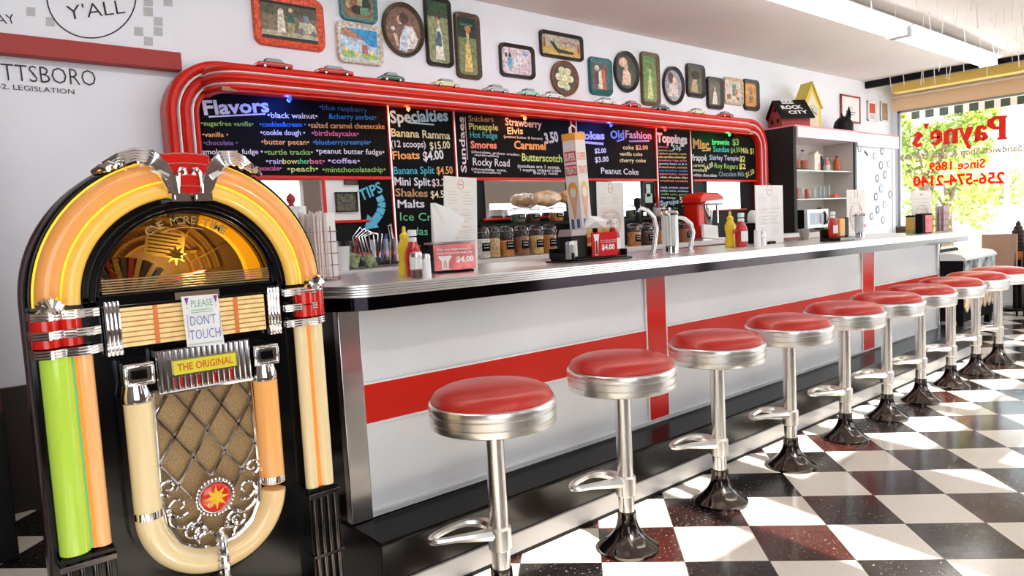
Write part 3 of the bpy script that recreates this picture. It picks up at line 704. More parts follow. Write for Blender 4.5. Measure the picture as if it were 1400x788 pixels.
# crown
CX=.006
m=MB().use(jred); m.ann(0,AZ,.245,.352,80,99,-.035,.04,10); m.build('crown_block',None,jb,bevel=.004)
m=MB().use(C('chrome_line',(.8,.4,.35),.2,.8))
for R_ in (.27,.295,.325,.348): m.ann(0,AZ,R_,R_+.002,81,98,-.037,-.03,10)
m.build('crown_line',None,jb)
for sg in (-1,1):
    m=MB().use(chrome); q=lambda x,z,y=-.04:(CX+sg*x,y,z)
    n_=5
    for k in range(n_):
        o=(k-2)*.0065
        m.tube([q(.028+o*.6,1.372),q(.040+o,1.40),q(.052+o,1.43),q(.066+o,1.455-o*.3),q(.088+o*.6,1.474-o),q(.115,1.478-o,-.03),q(.15,1.466-o,-.01),q(.178,1.452-o*.8,.01)],[.003,.005,.0055,.006,.006,.0055,.005,.003],6)
    m.tube([q(.028,1.385),q(.028,1.415),q(.026,1.435),q(.018,1.447),q(.009,1.445),q(.008,1.435),q(.014,1.433)],[.004,.006,.006,.006,.006,.005,.003],8)
    m.tube([q(.05,1.425),q(.068,1.437),q(.088,1.441)],[.010,.008,.002],8)
    m.box(min(CX+sg*.004,CX+sg*.048),max(CX+sg*.004,CX+sg*.048),-.05,.0,1.366,1.386)
    m.box(min(CX+sg*.01,CX+sg*.04),max(CX+sg*.01,CX+sg*.04),-.055,-.05,1.371,1.381)
    for k in range(5): m.tube([q(.10+.018*k,1.47-.006*k,-.02),q(.112+.018*k,1.484-.008*k,0),q(.125+.018*k,1.468-.007*k,.02)],.008,8)
    m.build('crown_wing',None,jb)
# taped note
nt_=thing('paper_note','small white handwritten note taped to the front of the jukebox','note',(JX,JY-.012,0))
m=MB().use(paper); m.add([(-.032,-.001,1.131),(.056,-.004,1.130),(.061,-.009,.998),(-.030,-.010,1.004),(-.032,0,1.131),(.056,-.003,1.130),(.061,-.008,.998),(-.030,-.009,1.004)],[(0,3,2,1),(4,5,6,7),(0,1,5,4),(1,2,6,5),(2,3,7,6),(3,0,4,7)]); m.build('sheet',None,nt_,flat=True)
m=MB(); yy=-.0125
pg=C('pen_green',(.01,.35,.25),.6); pb=C('pen_blue',(.02,.10,.42),.6); pv=C('pen_purple',(.18,.02,.3),.6)
m.use(pg); m.text('PLEASE',(-.013,yy,1.103),(1,0,-.0),(0,0,1),.017,.052,bold=-.005); m.box(-.014,.038,yy,yy+.0003,1.0935,1.095); m.box(-.014,.038,yy,yy+.0003,1.088,1.0893)
for k in range(14): m.tube([(-.026+.006*k,yy,1.010),(-.023+.006*k,yy,1.007),(-.020+.006*k,yy,1.010)],.0006,4)
m.use(pb); m.text("DON'T",(-.018,yy,1.056),(1,0,0),(0,0,1),.024,.062,bold=-.01); m.text('TOUCH',(-.022,yy,1.020),(1,0,0),(0,0,1),.025,.074,bold=-.01)
m.use(pv)
for x_ in (-.023,.047): m.prism([(x_-.005,1.127),(x_+.005,1.127),(x_,1.108)],yy,yy+.0003); m.box(x_-.001,x_+.001,yy,yy+.0003,1.1,1.103)
for x_ in (-.026,.053): 
    for k in range(6): m.tube([(x_,yy,1.085-.01*k),(x_+.003,yy,1.08-.01*k),(x_,yy,1.075-.01*k)],.0005,4)
m.build('writing',None,nt_,flat=True)
m=MB().use(C('brown_tape',(.16,.11,.07),.3)); m.box(-.045,.062,-.0005,.003,1.124,1.142); m.build('tape',None,nt_)
# ================================================================= BACK BAR HUTCH
hu=thing('menu_hutch','wide red streamlined back bar frame holding the chalkboards','hutch',(0,0,0))
BY=4.10
m=MB().use(blackm); m.box(1.25,6.86,4.112,4.17,1.07,2.2); m.build('back_panel',None,hu)
# rounded tube frame with white stripes
def sw_frame():
    path=[]; R0=.30; xl,xr,zt=1.07,6.99,2.265
    pts=[]
    for z in (1.0,1.97): pts.append(((xl+R0,z),(-1,0)))
    path=[((xl+R0,z) ,(-1,0)) for z in (1.07,1.5,zt-R0)]
    for k in range(1,13): a=PI-PI/2*k/12; path.append(((xl+R0,zt-R0),(cos(a),sin(a))))
    path.append(((xr-R0,zt-R0),(0,1)))
    for k in range(1,13): a=PI/2-PI/2*k/12; path.append(((xr-R0,zt-R0),(cos(a),sin(a))))
    for z in (1.5,1.07): path.append(((xr-R0,z),(1,0)))
    return [(Vector((p[0],0,p[1])),Vector((d[0],0,d[1])),Vector((0,-1,0))) for p,d in path]
# radial profile: distance from arc centre, protrusion
prof=[(.125,-4.15),(.125,-4.075)]
def bulge(a,b,h,n=5): return [(a+(b-a)*(.5-.5*cos(PI*k/n)),-4.06+ h*sin(PI*k/n)) for k in range(n+1)]
P=[];MM=[]
for a,b,h,mm in ((.135,.163,.03,red),(.163,.180,.028,white),(.180,.232,.035,red),(.232,.249,.028,white),(.249,.30,.03,red)):
    q=bulge(a,b,h)
    q=[(x,4.06*-1+ (y+4.06)) for x,y in q]
    for i in range(len(q)-1):
        if not P: P.append(q[0])
        P.append(q[i+1]); MM.append(mm)
P=[(a,-4.06 + (b+4.06)) for a,b in P]
prof=[(.125,-4.17)]+[(a,(b)) for a,b in P]+[(.30,-4.17)]; MM=[red]+MM+[red]
# 'up' is -Y so protrusion value u means y=-u
prof=[(a,-(-b)) for a,b in prof]
m=MB(); m.sweep(sw_frame(),[(a,b) for a,b in prof],MM); m.build('rounded_frame',None,hu,sharp=60)
# the sweep above places points at y=-u, so u is stored negative
# header canopy sweeping out over the boards
def hpath():
    xl,xr,yf,R_=1.27,6.42,3.84,.16; L=[]
    L.append((Vector((xl,4.16,0)),Vector((-1,0,0))))
    L.append((Vector((xl,yf+R_,0)),Vector((-1,0,0))))
    for k in range(1,10): a=PI+PI/2*k/10; L.append((Vector((xl+R_+R_*cos(a),yf+R_+R_*sin(a),0)),Vector((cos(a),sin(a),0))))
    L.append((Vector((xl+R_,yf,0)),Vector((0,-1,0)))); L.append((Vector((xr-R_,yf,0)),Vector((0,-1,0))))
    for k in range(1,10): a=-PI/2+PI/2*k/10; L.append((Vector((xr-R_+R_*cos(a),yf+R_+R_*sin(a),0)),Vector((cos(a),sin(a),0))))
    L.append((Vector((xr,4.16,0)),Vector((1,0,0))))
    return [(p,n,Vector((0,0,1))) for p,n in L]
segs=[(2.062,2.072,.0,red),(2.072,2.100,.016,red),(2.100,2.113,.012,white),(2.113,2.160,.022,red),(2.160,2.173,.012,white),(2.173,2.205,.012,red)]
pf=[(-.03,2.062)];mm_=[]
for a,b,h,mt in segs:
    n=5
    for k in range(1,n+1): pf.append((h*sin(PI*k/n),a+(b-a)*k/n)); mm_.append(mt)
pf.append((-.02,2.205)); mm_.append(red)
m=MB(); m.sweep(hpath(),pf,mm_); 
P0=[(p.x,p.y) for p,_,_ in hpath()]
m.use(red); m.prism(P0,2.195,2.203,'z'); m.use(C('header_under',(.34,.15,.09),.3)); m.prism([(3.85,2.064),(4.088,2.107),(4.088,2.125),(3.85,2.085)],1.30,6.39,'x')
m.build('header_canopy',None,hu,sharp=50)
m=MB().use(C('valance_trim',(.5,.08,.06),.2,.5)); m.tube([(1.30,4.078,2.103),(6.38,4.078,2.103)],.005,8); m.build('header_lip',None,hu)
# rails and dividers
m=MB().use(red)
def bar(x0,x1,z0,z1): m.box(x0,x1,BY-.022,BY+.012,z0,z1)
bar(1.25,2.42,1.622,1.645); bar(2.97,4.14,1.622,1.645); bar(4.17,5.17,1.622,1.645); bar(5.72,6.86,1.622,1.645)
for x in (2.43,2.955,4.105,4.165,5.185,5.695): m.box(x-.013,x+.010,BY-.016,BY+.012,1.09,2.12)
m.box(1.93,1.952,BY-.022,BY+.012,1.30,1.63); bar(1.93,2.24,1.352,1.37); bar(3.17,4.03,1.33,1.348); bar(5.93,6.62,1.335,1.35); bar(1.25,2.42,1.135,1.16)
m.build('red_rail',None,hu,bevel=.004)
m=MB().use(alu)
for x in (2.43,2.955,4.105,4.165,5.185,5.695): m.box(x-.006,x+.003,BY-.019,BY-.015,1.09,2.11)
m.build('steel_edging',None,hu)
m=MB().use(mirror)
for x0,x1,z0,z1 in ((1.4,1.93,1.2,1.622),(3.2,4.02,1.348,1.622),(4.4,5.02,1.32,1.622),(5.95,6.6,1.35,1.622)): 
    m=MB().use(mirror); m.box(x0,x1,BY-.004,BY+.012,z0,z1); m.build('mirror',None,hu,flat=True)
m=MB().use(paper); m.box(1.955,2.185,BY-.006,BY+.012,1.37,1.622); m.build('painted_reflection',None,hu)  # pale sheet paints the bright room reflected in this mirror bay
# bulbs under the canopy
for px_,py_,col,e in ((397,128,(.03,.1,1),9),(720,158,(1,.35,.08),2.5),(838,170,(.05,.1,1),7),(912,180,(1,.05,.03),6),(1000,187,(.05,1,.15),2.2),(560,140,(.9,.3,.1),1.5)):
    p=atY(px_,py_,3.93)
    l=D.lights.new('canopy_bulb','POINT'); l.energy=e*.35; l.color=col; l.shadow_soft_size=.02; o=D.objects.new('canopy_bulb',l); COL.objects.link(o); o.location=(p.x,3.97,2.055)
    mb=MB().use(mat('bulb_glass',col,.3,emit=1.5)); mb.lathe([(.004,0),(.012,-.01),(.013,-.022),(.004,-.033)],10); b=mb.build('coloured_bulb',None,hu); b.location=(p.x,3.95,2.083)
# chalkboards
chk_c={'w':(.75,.72,.80),'lav':(.62,.52,.85),'c':(.80,.72,.45),'g':(.30,.52,.12),'o':(.85,.38,.12),'p':(.28,.12,.42),'pk':(.75,.15,.30),'b':(.03,.22,.60),'t':(.06,.42,.52),'lb':(.42,.68,.80),'y':(.78,.70,.2),'br':(.5,.28,.14),'co':(.85,.25,.16),'gy':(.6,.68,.2),'wp':(.85,.62,.68),'db':(.05,.12,.35),'gr':(.22,.30,.36),'gn':(.15,.6,.3),'bl':(.3,.42,.95)}
def ck(k): return C('chalk_'+k,chk_c[k],.8)
def board(name,label,x0,x1,z0,z1,items,grp='chalkboard menus'):
    t=thing('chalkboard',label,'chalkboard',(x0,BY,z0),group=grp)
    m=MB().use(board_m); m.box(0,x1-x0,-.011,-.001,0,z1-z0); bd=m.build('board',None,t)
    m=MB(); m.T=Matrix.Translation((-x0,-BY,-z0)); Yp=BY-.0135
    for it in items:
        if it[0]=='_': m.use(ck(it[-1])); wline(m,it[1],it[2],Yp)
        else:
            s_,a0,b0,a1,b1,h,c_=it[:7]; m.use(ck(c_)); wtext(m,s_,a0,b0,a1,b1,h,Yp,it[7] if len(it)>7 else .012,it[8] if len(it)>8 else .0)
    m.build('chalk_writing',None,bd,flat=True); return t
def cr(items,ox,oy,s):
    o=[]
    for it in items:
        if it[0]=='_': o.append(('_',[(ox+x/s,oy+y/s) for x,y in it[1]],it[2]/s,it[3]))
        else: o.append((it[0],ox+it[1]/s,oy+it[2]/s,ox+it[3]/s,oy+it[4]/s,it[5]/s)+tuple(it[6:]))
    return o
A=cr([("Flavors",90,218,508,200,88,'w',.03),('_',[(118,232),(480,214)],10,'w'),("•black walnut•",495,238,815,245,36,'c'),("•blue raspberry",825,185,1130,205,34,'db'),("&cherry sorbet•",885,245,1190,252,34,'b'),
("•sugarfree vanilla•",70,288,405,292,30,'g'),("•vanilla •",78,360,245,360,30,'o'),("•chocolate •",85,412,305,412,30,'p'),("•smokey mt. fudge •",60,472,465,470,34,'w'),("•black cherry•",120,528,342,532,28,'pk'),("•strawberry cheesecake•",200,575,584,575,32,'pk'),
("•cookies&cream •",445,295,740,296,32,'b'),("•cookie dough •",450,348,735,350,34,'w'),("•butter pecan•",455,408,762,410,34,'o'),("•turtle tracks•",475,474,785,474,34,'g'),("•rain",485,532,592,532,34,'lav'),("bow",592,532,685,532,34,'y'),("sher",685,532,765,532,34,'gn'),("bet•",765,532,862,532,34,'pk'),("•peach•",620,582,818,580,34,'gy'),
("•salted caramel cheesecake",755,302,1242,310,36,'o'),("•birthdaycake•",775,352,1078,356,34,'pk'),("•blueberrycreampie•",785,410,1155,408,32,'b'),("•peanut butter fudge•",805,466,1240,474,36,'w'),("•coffee•",880,528,1085,530,34,'lav'),("•mintchocolatechip•",845,586,1248,584,34,'g')],260,110,4.667)
board('flavors','long black chalkboard headed Flavors with coloured ice cream names',1.26,2.416,1.647,2.11,A)
B=cr([("Specialties",440,552,700,542,54,'lb',.03),('_',[(520,550),(635,560)],7,'lb'),("Banana Ramma",443,612,708,625,36,'c',.02),("(12 scoops)",443,660,598,662,30,'w'),("$15.00",618,672,708,666,34,'c'),("Floats",450,715,572,713,36,'o',.02),("$4.00",588,722,680,712,40,'w',.03),("Banana Split",455,782,637,780,34,'t'),("$4.50",648,782,720,780,34,'o')],400,0,3.283)+\
cr([("Mini Split",740,108,968,112,52,'w',.02),("$3.75",978,115,1085,112,46,'wp'),("Shakes",745,178,950,182,50,'br',.02),("$4.50",970,190,1080,185,46,'c'),("Malts",760,252,930,248,50,'w',.02),("Ice Cream",775,332,1100,335,52,'gn',.0),("Sodas",783,420,950,425,50,'gn',.0)],380,230,4.637)
board('specialties','tall narrow chalkboard headed Specialties listing splits and shakes',2.446,2.941,1.16,2.115,B)
Cc=cr([("Snickers",790,545,903,548,26,'br'),("Pineapple",793,582,923,586,30,'gy',.02),("Hot Fudge",797,618,920,622,28,'t',.02),("Smores",800,665,917,667,32,'co',.03),("(chocolate, graham cracker,",803,686,1022,700,11,'w'),("marshmallow)",818,700,925,706,10,'w'),("Rocky Road",810,742,975,748,34,'w',.01),("(chocolate, nuts,",803,764,960,770,12,'w'),("marshmallow)",815,777,935,781,11,'w'),
("Strawberry",955,562,1118,575,34,'wp',.02),("Elvis",965,602,1035,602,30,'c',.02),("(peanut butter & banana)",948,618,1122,628,12,'w'),("3.50",1135,645,1195,635,46,'w',.04),("Caramel",995,668,1137,672,36,'o',.03),("Butterscotch",1030,722,1210,728,34,'gy',.02),("(sundaes are 1 scoop,",1010,752,1200,758,15,'w'),("1 topping, whipped cream",1022,768,1205,772,13,'w'),("cherry, nuts)",1080,782,1190,784,12,'w')],400,0,3.283)
# upright word Sundaes
t=board('sundaes','wide chalkboard headed Sundaes with the word running upright',2.97,4.09,1.647,2.115,Cc)
m=MB().use(ck('wp')); p0=atY(638,236,BY-.0135); p1=atY(636,160,BY-.0135); m.T=Matrix.Translation(-t.location)
m.text('Sundaes',(p0.x,BY-.0135,p0.z),(0,0,1),(-1,0,0),.048,(p1-p0).length,bold=.02); m.box(p0.x+.012,p0.x+.017,BY-.0137,BY-.0132,p0.z+.09,p1.z); m.build('chalk_heading',None,t,flat=True)
Dd=cr([("Cokes",60,240,368,240,84,'lav',.04),('_',[(100,270),(355,290)],26,'lav'),("$2.00",262,390,385,385,50,'w',.02),("$3.00",265,490,412,480,56,'w',.02),("Old",432,232,580,228,84,'bl',.03),("Fashion",592,225,872,238,80,'lav',.02),('_',[(500,262),(580,238)],18,'bl'),('_',[(630,262),(850,258)],16,'bl'),("coke $2.00",565,350,835,352,48,'c'),("vanilla coke",530,415,775,420,40,'c'),("cherry coke",530,486,812,490,42,'c'),("Peanut Coke",330,610,735,625,66,'w',.01)],780,160,7.882)
board('cokes','chalkboard headed Old Fashion with coke prices, partly behind the cone box',4.18,5.17,1.647,2.11,Dd)
E1=[("Toppings",930,268,1258,290,96,'w',.05),("50¢",1102,357,1192,357,56,'lb',.02)]
tw=["cherries","peanuts nuts","rainbow sprinkles, reeses","choc sprinkles, butterfinger","strawberry, fudge, kit kat","gummy bears, m & m","butterscotch, coconut","marshmallow, cookie","peanut butter, caramel","white chocolate chips","crushed cookies","","candy, pretzels, caramel","m&m minis, snickers","waffle cone, granola","rice krispy"]
cc=['pk','g','o','y','pk','lb','o','b','pk','c','co','w','lav','lb','g','w']
for i,(s_,c_) in enumerate(zip(tw,cc)):
    if not s_: continue
    y=330+i*36.5; w_=1160 if i<2 else 1255
    x0=945+ (i*2.0); E1.append((s_,x0,y,x0+ (110 if i==0 else 160 if i<2 else 160 if i==15 else 300),y+6,22,c_,.015))
E1=cr(E1,780,160,7.882)+cr([("Syrups",178,248,378,222,52,'lb',.03),("50¢",388,215,488,212,62,'c',.03),("cherry, vanilla",410,255,485,252,14,'g'),("chocolate, lime",180,285,370,280,18,'gr')],880,250,7.88)
board('toppings','tall narrow chalkboard headed Toppings crowded with small coloured lines',5.20,5.68,1.2,2.12,E1)
F1=cr([("Misc.",138,335,330,350,100,'o',.04),('_',[(235,365),(325,358)],14,'o'),("brownie",345,298,530,302,60,'gn',.03),("$3",565,305,632,305,70,'g',.02),("Sundae",355,375,530,378,60,'t',.02),("$4.50",545,390,650,375,54,'g'),("Milk $1",655,388,792,398,60,'y',.01),("frappé",130,470,285,470,68,'w'),("Shirley Temple",315,462,630,470,54,'lav',.01),("$2",640,480,700,482,60,'y',.02),("Roy Rogers",370,550,620,560,54,'g',.01),("$2",635,560,705,560,58,'y',.02),("caramel",140,535,262,535,32,'c'),("mocha",140,585,262,588,34,'c'),("$4.00",270,590,358,530,54,'c'),("white chocolate",140,640,395,645,34,'w'),("Chocolate Milk",415,640,695,640,52,'gr'),("$1.50",712,655,800,605,54,'y')],930,160,7.877)
board('misc','chalkboard headed Misc. under the green light, at the right end of the frame',5.71,6.855,1.647,2.11,F1)
# tips board
t=thing('chalkboard','small black board with the word TIPS and a blue curved arrow','chalkboard',(2.19,BY,1.17),group='chalkboard menus')
m=MB().use(board_m); m.box(0,.225,-.012,0,0,.45); m.build('board',None,t)
m=MB().use(C('tips_blue',(.10,.48,.68),.7)); m.T=Matrix.Translation((-2.19,-BY,-1.17)); Yp=BY-.0135
wtext(m,'TIPS',494,275,524,262,15,Yp,.02)
cp=lambda x,y: (380+x/4.637,230+y/4.637)
def ribbon(P,Wd):
    for (a,b),(w0,w1) in zip(zip(P,P[1:]),zip(Wd,Wd[1:])):
        A_=atY(*cp(*a),Yp);B_=atY(*cp(*b),Yp); d=(B_-A_).normalized(); n=Vector((d.z,0,-d.x)); k=.0026/4.6*1.2
        m.quad(A_-n*w0*k,B_-n*w1*k,B_+n*w1*k,A_+n*w0*k)
ribbon([(640,178),(656,215),(658,250),(645,290),(620,325),(605,345)],[38,42,42,42,40,38])
m.add([atY(*cp(*q),Yp) for q in ((568,293),(550,388),(640,376),(612,330))],[(3,2,1,0)])
m.build('tips_arrow',None,t,flat=True)
def pic(label,px0,px1,py0,py1,Yq,frame,paint,blobs,nm='framed_picture',group=None,matw=0):
    a=atY(px0,(py0+py1)/2,Yq); b=atY(px1,(py0+py1)/2,Yq); c=atY((px0+px1)/2,py0,Yq); d=atY((px0+px1)/2,py1,Yq)
    W_=b.x-a.x; H=c.z-d.z; t=thing(nm,label,'picture',((a.x+b.x)/2,Yq,(c.z+d.z)/2),group=group)
    m=MB().use(frame); f=min(W_,H)*.06
    for q in ((-W_/2,W_/2,H/2-f,H/2),(-W_/2,W_/2,-H/2,-H/2+f),(-W_/2,-W_/2+f,-H/2,H/2),(W_/2-f,W_/2,-H/2,H/2)): m.box(q[0],q[1],-.015,0,q[2],q[3])
    m.build('frame',None,t)
    m=MB().use(paint); m.box(-W_/2+f*.5,W_/2-f*.5,-.008,-.002,-H/2+f*.5,H/2-f*.5)
    for mm,x0,x1,z0,z1 in blobs: m.use(mm); m.box(x0*W_,x1*W_,-.009,-.0075,z0*H,z1*H)
    m.build('print',None,t); return t
dkph=C('mirrored_photo_dark',(.10,.09,.05),.5,noise=.9,nscale=60)  # dark prints below paint pictures reflected from the opposite wall
pic('small dark square photo on the white panel left of the TIPS board',458,488,263,290,BY-.006,black,dkph,[])
pic('dark photo cut off above the small square photo by the TIPS board',470,489,243,253,BY-.006,black,C('mirrored_photo_brown',(.10,.02,.015),.5),[])
pic('tiny dark picture of a standing figure between mirror and Toppings board',878,894,248,290,BY-.006,black,blackm,[(C('pale_teal',(.45,.62,.55),.6),-.2,.15,.0,.4),(C('pale_teal',(.45,.62,.55),.6),-.3,.3,-.2,.1)])
# ================================================================= TRAYS
def superell(W_,H,r,n=8):
    P=[]
    for cx,cz,a0 in ((W_/2-r,H/2-r,0),(-W_/2+r,H/2-r,90),(-W_/2+r,-H/2+r,180),(W_/2-r,-H/2+r,270)):
        for k in range(n+1): a=math.radians(a0+90*k/n); P.append((cx+r*cos(a),cz+r*sin(a)))
    return P
def ell(W_,H,n=40): return [(W_/2*cos(2*PI*k/n),H/2*sin(2*PI*k/n)) for k in range(n)]
TY=4.165
def cm(c): return C('paint_%02x%02x%02x'%tuple(int(255*x) for x in c),c,.45,noise=.45,nscale=55)
def tray(label,x0,x1,y0,y1,shape,rim,bg,art,rimw=.07):
    xc,yc=(x0+x1)/2,(y0+y1)/2
    a=atY(x0,yc,TY);b=atY(x1,yc,TY);c=atY(xc,y0,TY);d=atY(xc,y1,TY); W_=b.x-a.x;H=c.z-d.z
    t=thing('serving_tray',label,'tray',((a.x+b.x)/2,4.198,(c.z+d.z)/2),group='vintage serving trays hung on the wall')
    f=(lambda w,h: ell(w,h)) if shape=='e' else (lambda w,h: superell(w,h,min(w,h)*.17))
    e=min(W_,H)*rimw
    m=MB().use(cm(rim)); L=[f(W_,H),f(W_-e*.3,H-e*.3),f(W_-2*e,H-2*e)]; ys=[-.004,-.026,-.006]
    n=len(L[0]); 
    vs=[(p[0],y,p[1]) for q,y in zip([f(W_,H)]+L,[0]+ys) for p in q]; fs=[]
    for j in range(3):
        for k in range(n): fs.append((j*n+k,j*n+(k+1)%n,(j+1)*n+(k+1)%n,(j+1)*n+k))
    fs.append(tuple(3*n+k for k in range(n))); m.add(vs,fs); m.build('tray_rim',None,t)
    m=MB().use(cm(bg)); q=f(W_-2.3*e,H-2.3*e); m.prism(q,-.0075,-.006)
    yy=-.0078
    iw,ih=(W_-2.3*e)/2,(H-2.3*e)/2
    for s_ in art:
        k=s_[0]; m.use(cm(s_[1])); yy-=.0003
        if k=='o': m.add([(iw*(s_[2]+s_[4]*cos(2*PI*i/16)),yy,ih*(s_[3]+s_[5]*sin(2*PI*i/16))) for i in range(16)],[tuple(range(16))])
        elif k=='p': m.add([(iw*x,yy,ih*z) for x,z in s_[2]],[tuple(range(len(s_[2])))])
        elif k=='t': m.text(s_[2],(iw*s_[3],yy,ih*s_[4]),(1,0,0),(0,0,1),ih*s_[6],iw*s_[5],bold=.02)
    m.build('printed_picture',None,t,flat=True); return t
R_=lambda x0,z0,x1,z1:[(x0,z0),(x1,z0),(x1,z1),(x0,z1)]
skin=(.72,.48,.33)
def lady(dress,hair,hat=None,bx=0,s=1,low=None):
    L=[('p',dress,[(bx-.45*s,-.9),(bx+.5*s,-.9),(bx+.3*s,.05),(bx+.05*s,.3),(bx-.2*s,.05)]),('o',skin,bx+.05*s,.42,.16*s,.17),('o',hair,bx+.12*s,.55,.2*s,.12)]
    if low: L.insert(1,('p',low,[(bx-.45*s,-.9),(bx+.5*s,-.9),(bx+.25*s,-.2),(bx-.2*s,-.2)]))
    if hat: L.append(('o',hat,bx+.08*s,.62,.36*s,.1))
    return L
dk=(.015,.01,.008)
tray('large red and orange rimmed tray picturing two figures beside a cream car',348,445,-8,65,'r',(.75,.10,.04),(.22,.17,.11),[('p',(.1,.1,.06),R_(-1,.3,1,.95)),('p',dk,R_(-1,.85,1,1)),('p',dk,R_(-1,-1,1,-.82)),('p',(.5,.45,.3),R_(-1,-.82,1,-.55)),('p',(.75,.72,.6),[(-.45,-.6),(-.15,-.6),(-.2,.4),(-.4,.4)]),('o',(.8,.75,.6),-.3,.5,.1,.15),('p',(.04,.14,.11),[(-.08,-.05),(.2,-.05),(.15,.5),(-.02,.5)]),('p',(.4,.35,.2),[(-.06,-.65),(.15,-.65),(.2,-.05),(-.08,-.05)]),('o',skin,.06,.62,.08,.12),('p',(.62,.58,.42),[(.3,-.5),(.95,-.5),(.95,-.1),(.75,.1),(.35,.05)]),('o',(.2,.2,.2),.42,-.45,.12,.2),('o',(.2,.2,.2),.85,-.5,.1,.18),('p',(.2,.28,.4),[(.5,.05),(.7,.05),(.7,.45),(.5,.45)])],.13)
tray('teal and orange rimmed tray cut off by the top of the picture',466,517,-26,29,'r',(.10,.30,.32),(.28,.16,.08),[('p',(.6,.5,.35),[(-.1,-.2),(.45,-.2),(.4,.7),(0,.7)]),('o',(.02,.05,.04),.55,-.1,.3,.5),('o',(.03,.02,.02),.0,-.5,.5,.3),('p',(.15,.3,.2),R_(.1,-.8,.7,-.3)),('o',(.6,.45,.3),-.7,0,.15,.5)],.1)
tray('cream rimmed tray with a bottle pouring over flowers under a blue sky',463,525,31,87,'r',(.72,.66,.55),(.50,.66,.80),[('p',(.02,.28,.58),[(-.75,.95),(.95,.95),(.95,-.1),(.5,-.05),(.2,.25)]),('p',(.45,.22,.13),[(-.95,.85),(-.6,.95),(.2,.35),(.25,.25),(-.6,.35),(-1,.5)]),('p',(.4,.12,.1),R_(.1,-.6,.4,.0)),('o',(.3,.5,.15),-.6,-.7,.4,.25),('o',(.35,.5,.12),.5,-.75,.5,.2),('o',(.9,.6,.1),-.2,-.7,.12,.14),('o',(.85,.7,.2),.65,-.5,.12,.16),('o',(.9,.65,.1),-.8,-.45,.1,.14)],.10)
tray('large brown oval tray with a dark haired figure in pale blue',525,582,2,77,'e',(.07,.05,.025),(.22,.12,.09),[('p',(.78,.72,.70),[(-.3,-.9),(.6,-.75),(.85,-.35),(.55,.2),(.1,.2),(-.2,-.3)]),('p',(.55,.66,.78),[(-.3,-.9),(.15,-.95),(.3,.1),(.05,.15)]),('o',skin,-.18,.42,.17,.2),('o',(.10,.05,.04),.05,.5,.28,.25),('p',skin,[(-.6,-.2),(-.4,-.2),(-.3,-.7),(-.45,-.75)]),('o',(.8,.8,.8),-.6,-.0,.12,.1)],.08)
tray('tall dark rimmed tray with a standing figure in white and blue skirt',584,620,-4,90,'r',(.02,.015,.01),(.28,.30,.14),[('p',(.04,.09,.04),R_(-1,.5,1,1))]+lady((.72,.70,.62),(.1,.05,.02))+[('p',(.05,.14,.18),[(-.4,-.45),(.3,-.45),(.2,.0),(-.1,.05)])],.11)
tray('tall brown rimmed tray with a figure in yellow under teal lettering',625,659,17,107,'r',(.10,.06,.03),(.2,.24,.1),[('p',(.01,.03,.02),R_(-1,.3,1,1)),('t',(.05,.4,.38),'Coca-Cola',-.75,.72,1.4,.09)]+lady((.70,.50,.16),(.4,.12,.03),(.6,.25,.06)),.13)
tray('black rimmed tray with a pale pink and blue picture',686,733,60,106,'r',(.02,.015,.01),(.72,.58,.64),[('p',(.15,.45,.65),[(-.6,-.6),(-.35,-.6),(-.3,.2),(-.7,.2)]),('o',(.35,.5,.75),.6,.65,.2,.2),('o',(.80,.72,.78),0,0,.35,.5),('o',(.03,.05,.08),-.75,.4,.08,.2),('o',(.03,.05,.08),-.5,.4,.08,.2)],.1)
tray('wide black rimmed tray with a reclining figure on yellow sand',741,799,44,80,'r',(.03,.015,.012),(.48,.45,.36),[('p',(.62,.42,.12),R_(-1,-1,1,-.1)),('p',(.02,.03,.02),[(-.6,.35),(-.4,.3),(-.2,-.3),(.6,-.5),(.65,-.35),(.6,-.75),(-.2,-.75),(-.45,-.2)]),('o',skin,-.55,.6,.1,.18),('t',(.6,.06,.04),'Coca-Cola',-.1,.3,.8,.3),('p',(.5,.1,.05),R_(-.95,-.3,-.85,.6)),('p',(.5,.1,.05),R_(.85,-.5,.95,.4))],.12)
tray('small brown oval tray covered with white and yellow flowers',756,793,82,131,'e',(.25,.09,.05),(.05,.05,.02),[('o',(.75,.72,.5),.4*cos(k)*1.3,.6*sin(k),.32,.26) for k in range(6)]+[('o',(.62,.66,.25),0,0,.45,.45),('o',(.85,.82,.62),0,.05,.25,.25)],.09)
tray('teal rimmed tray with two figures in red and white',808,839,78,130,'r',(.01,.13,.14),(.12,.09,.08),[('p',(.5,.14,.05),[(.1,-.9),(.7,-.9),(.6,.6),(.15,.6)]),('p',(.72,.66,.6),[(-.3,-.9),(.3,-.9),(.1,.5),(-.3,.3)]),('p',(.1,.04,.03),[(-.7,-.6),(-.2,-.6),(-.2,.3),(-.6,.3)]),('o',(.6,.6,.55),-.4,.6,.3,.2)],.14)
tray('black oval tray with a figure in a wide peach hat',842,876,69,126,'e',(.02,.012,.01),(.05,.06,.04),[('p',(.75,.55,.42),[(-.5,-.8),(.4,-.8),(.5,-.2),(.1,.2),(-.3,.1)]),('o',skin,.0,.3,.2,.2),('o',(.78,.5,.38),-.3,.55,.45,.3)],.1)
tray('tall narrow tray with a pale yellow figure on green',879,904,71,144,'r',(.14,.07,.03),(.15,.28,.08),lady((.62,.62,.26),(.2,.1,.04))+[('t',(.1,.4,.35),'Coca-Cola',-.7,.78,1.4,.08)],.13)
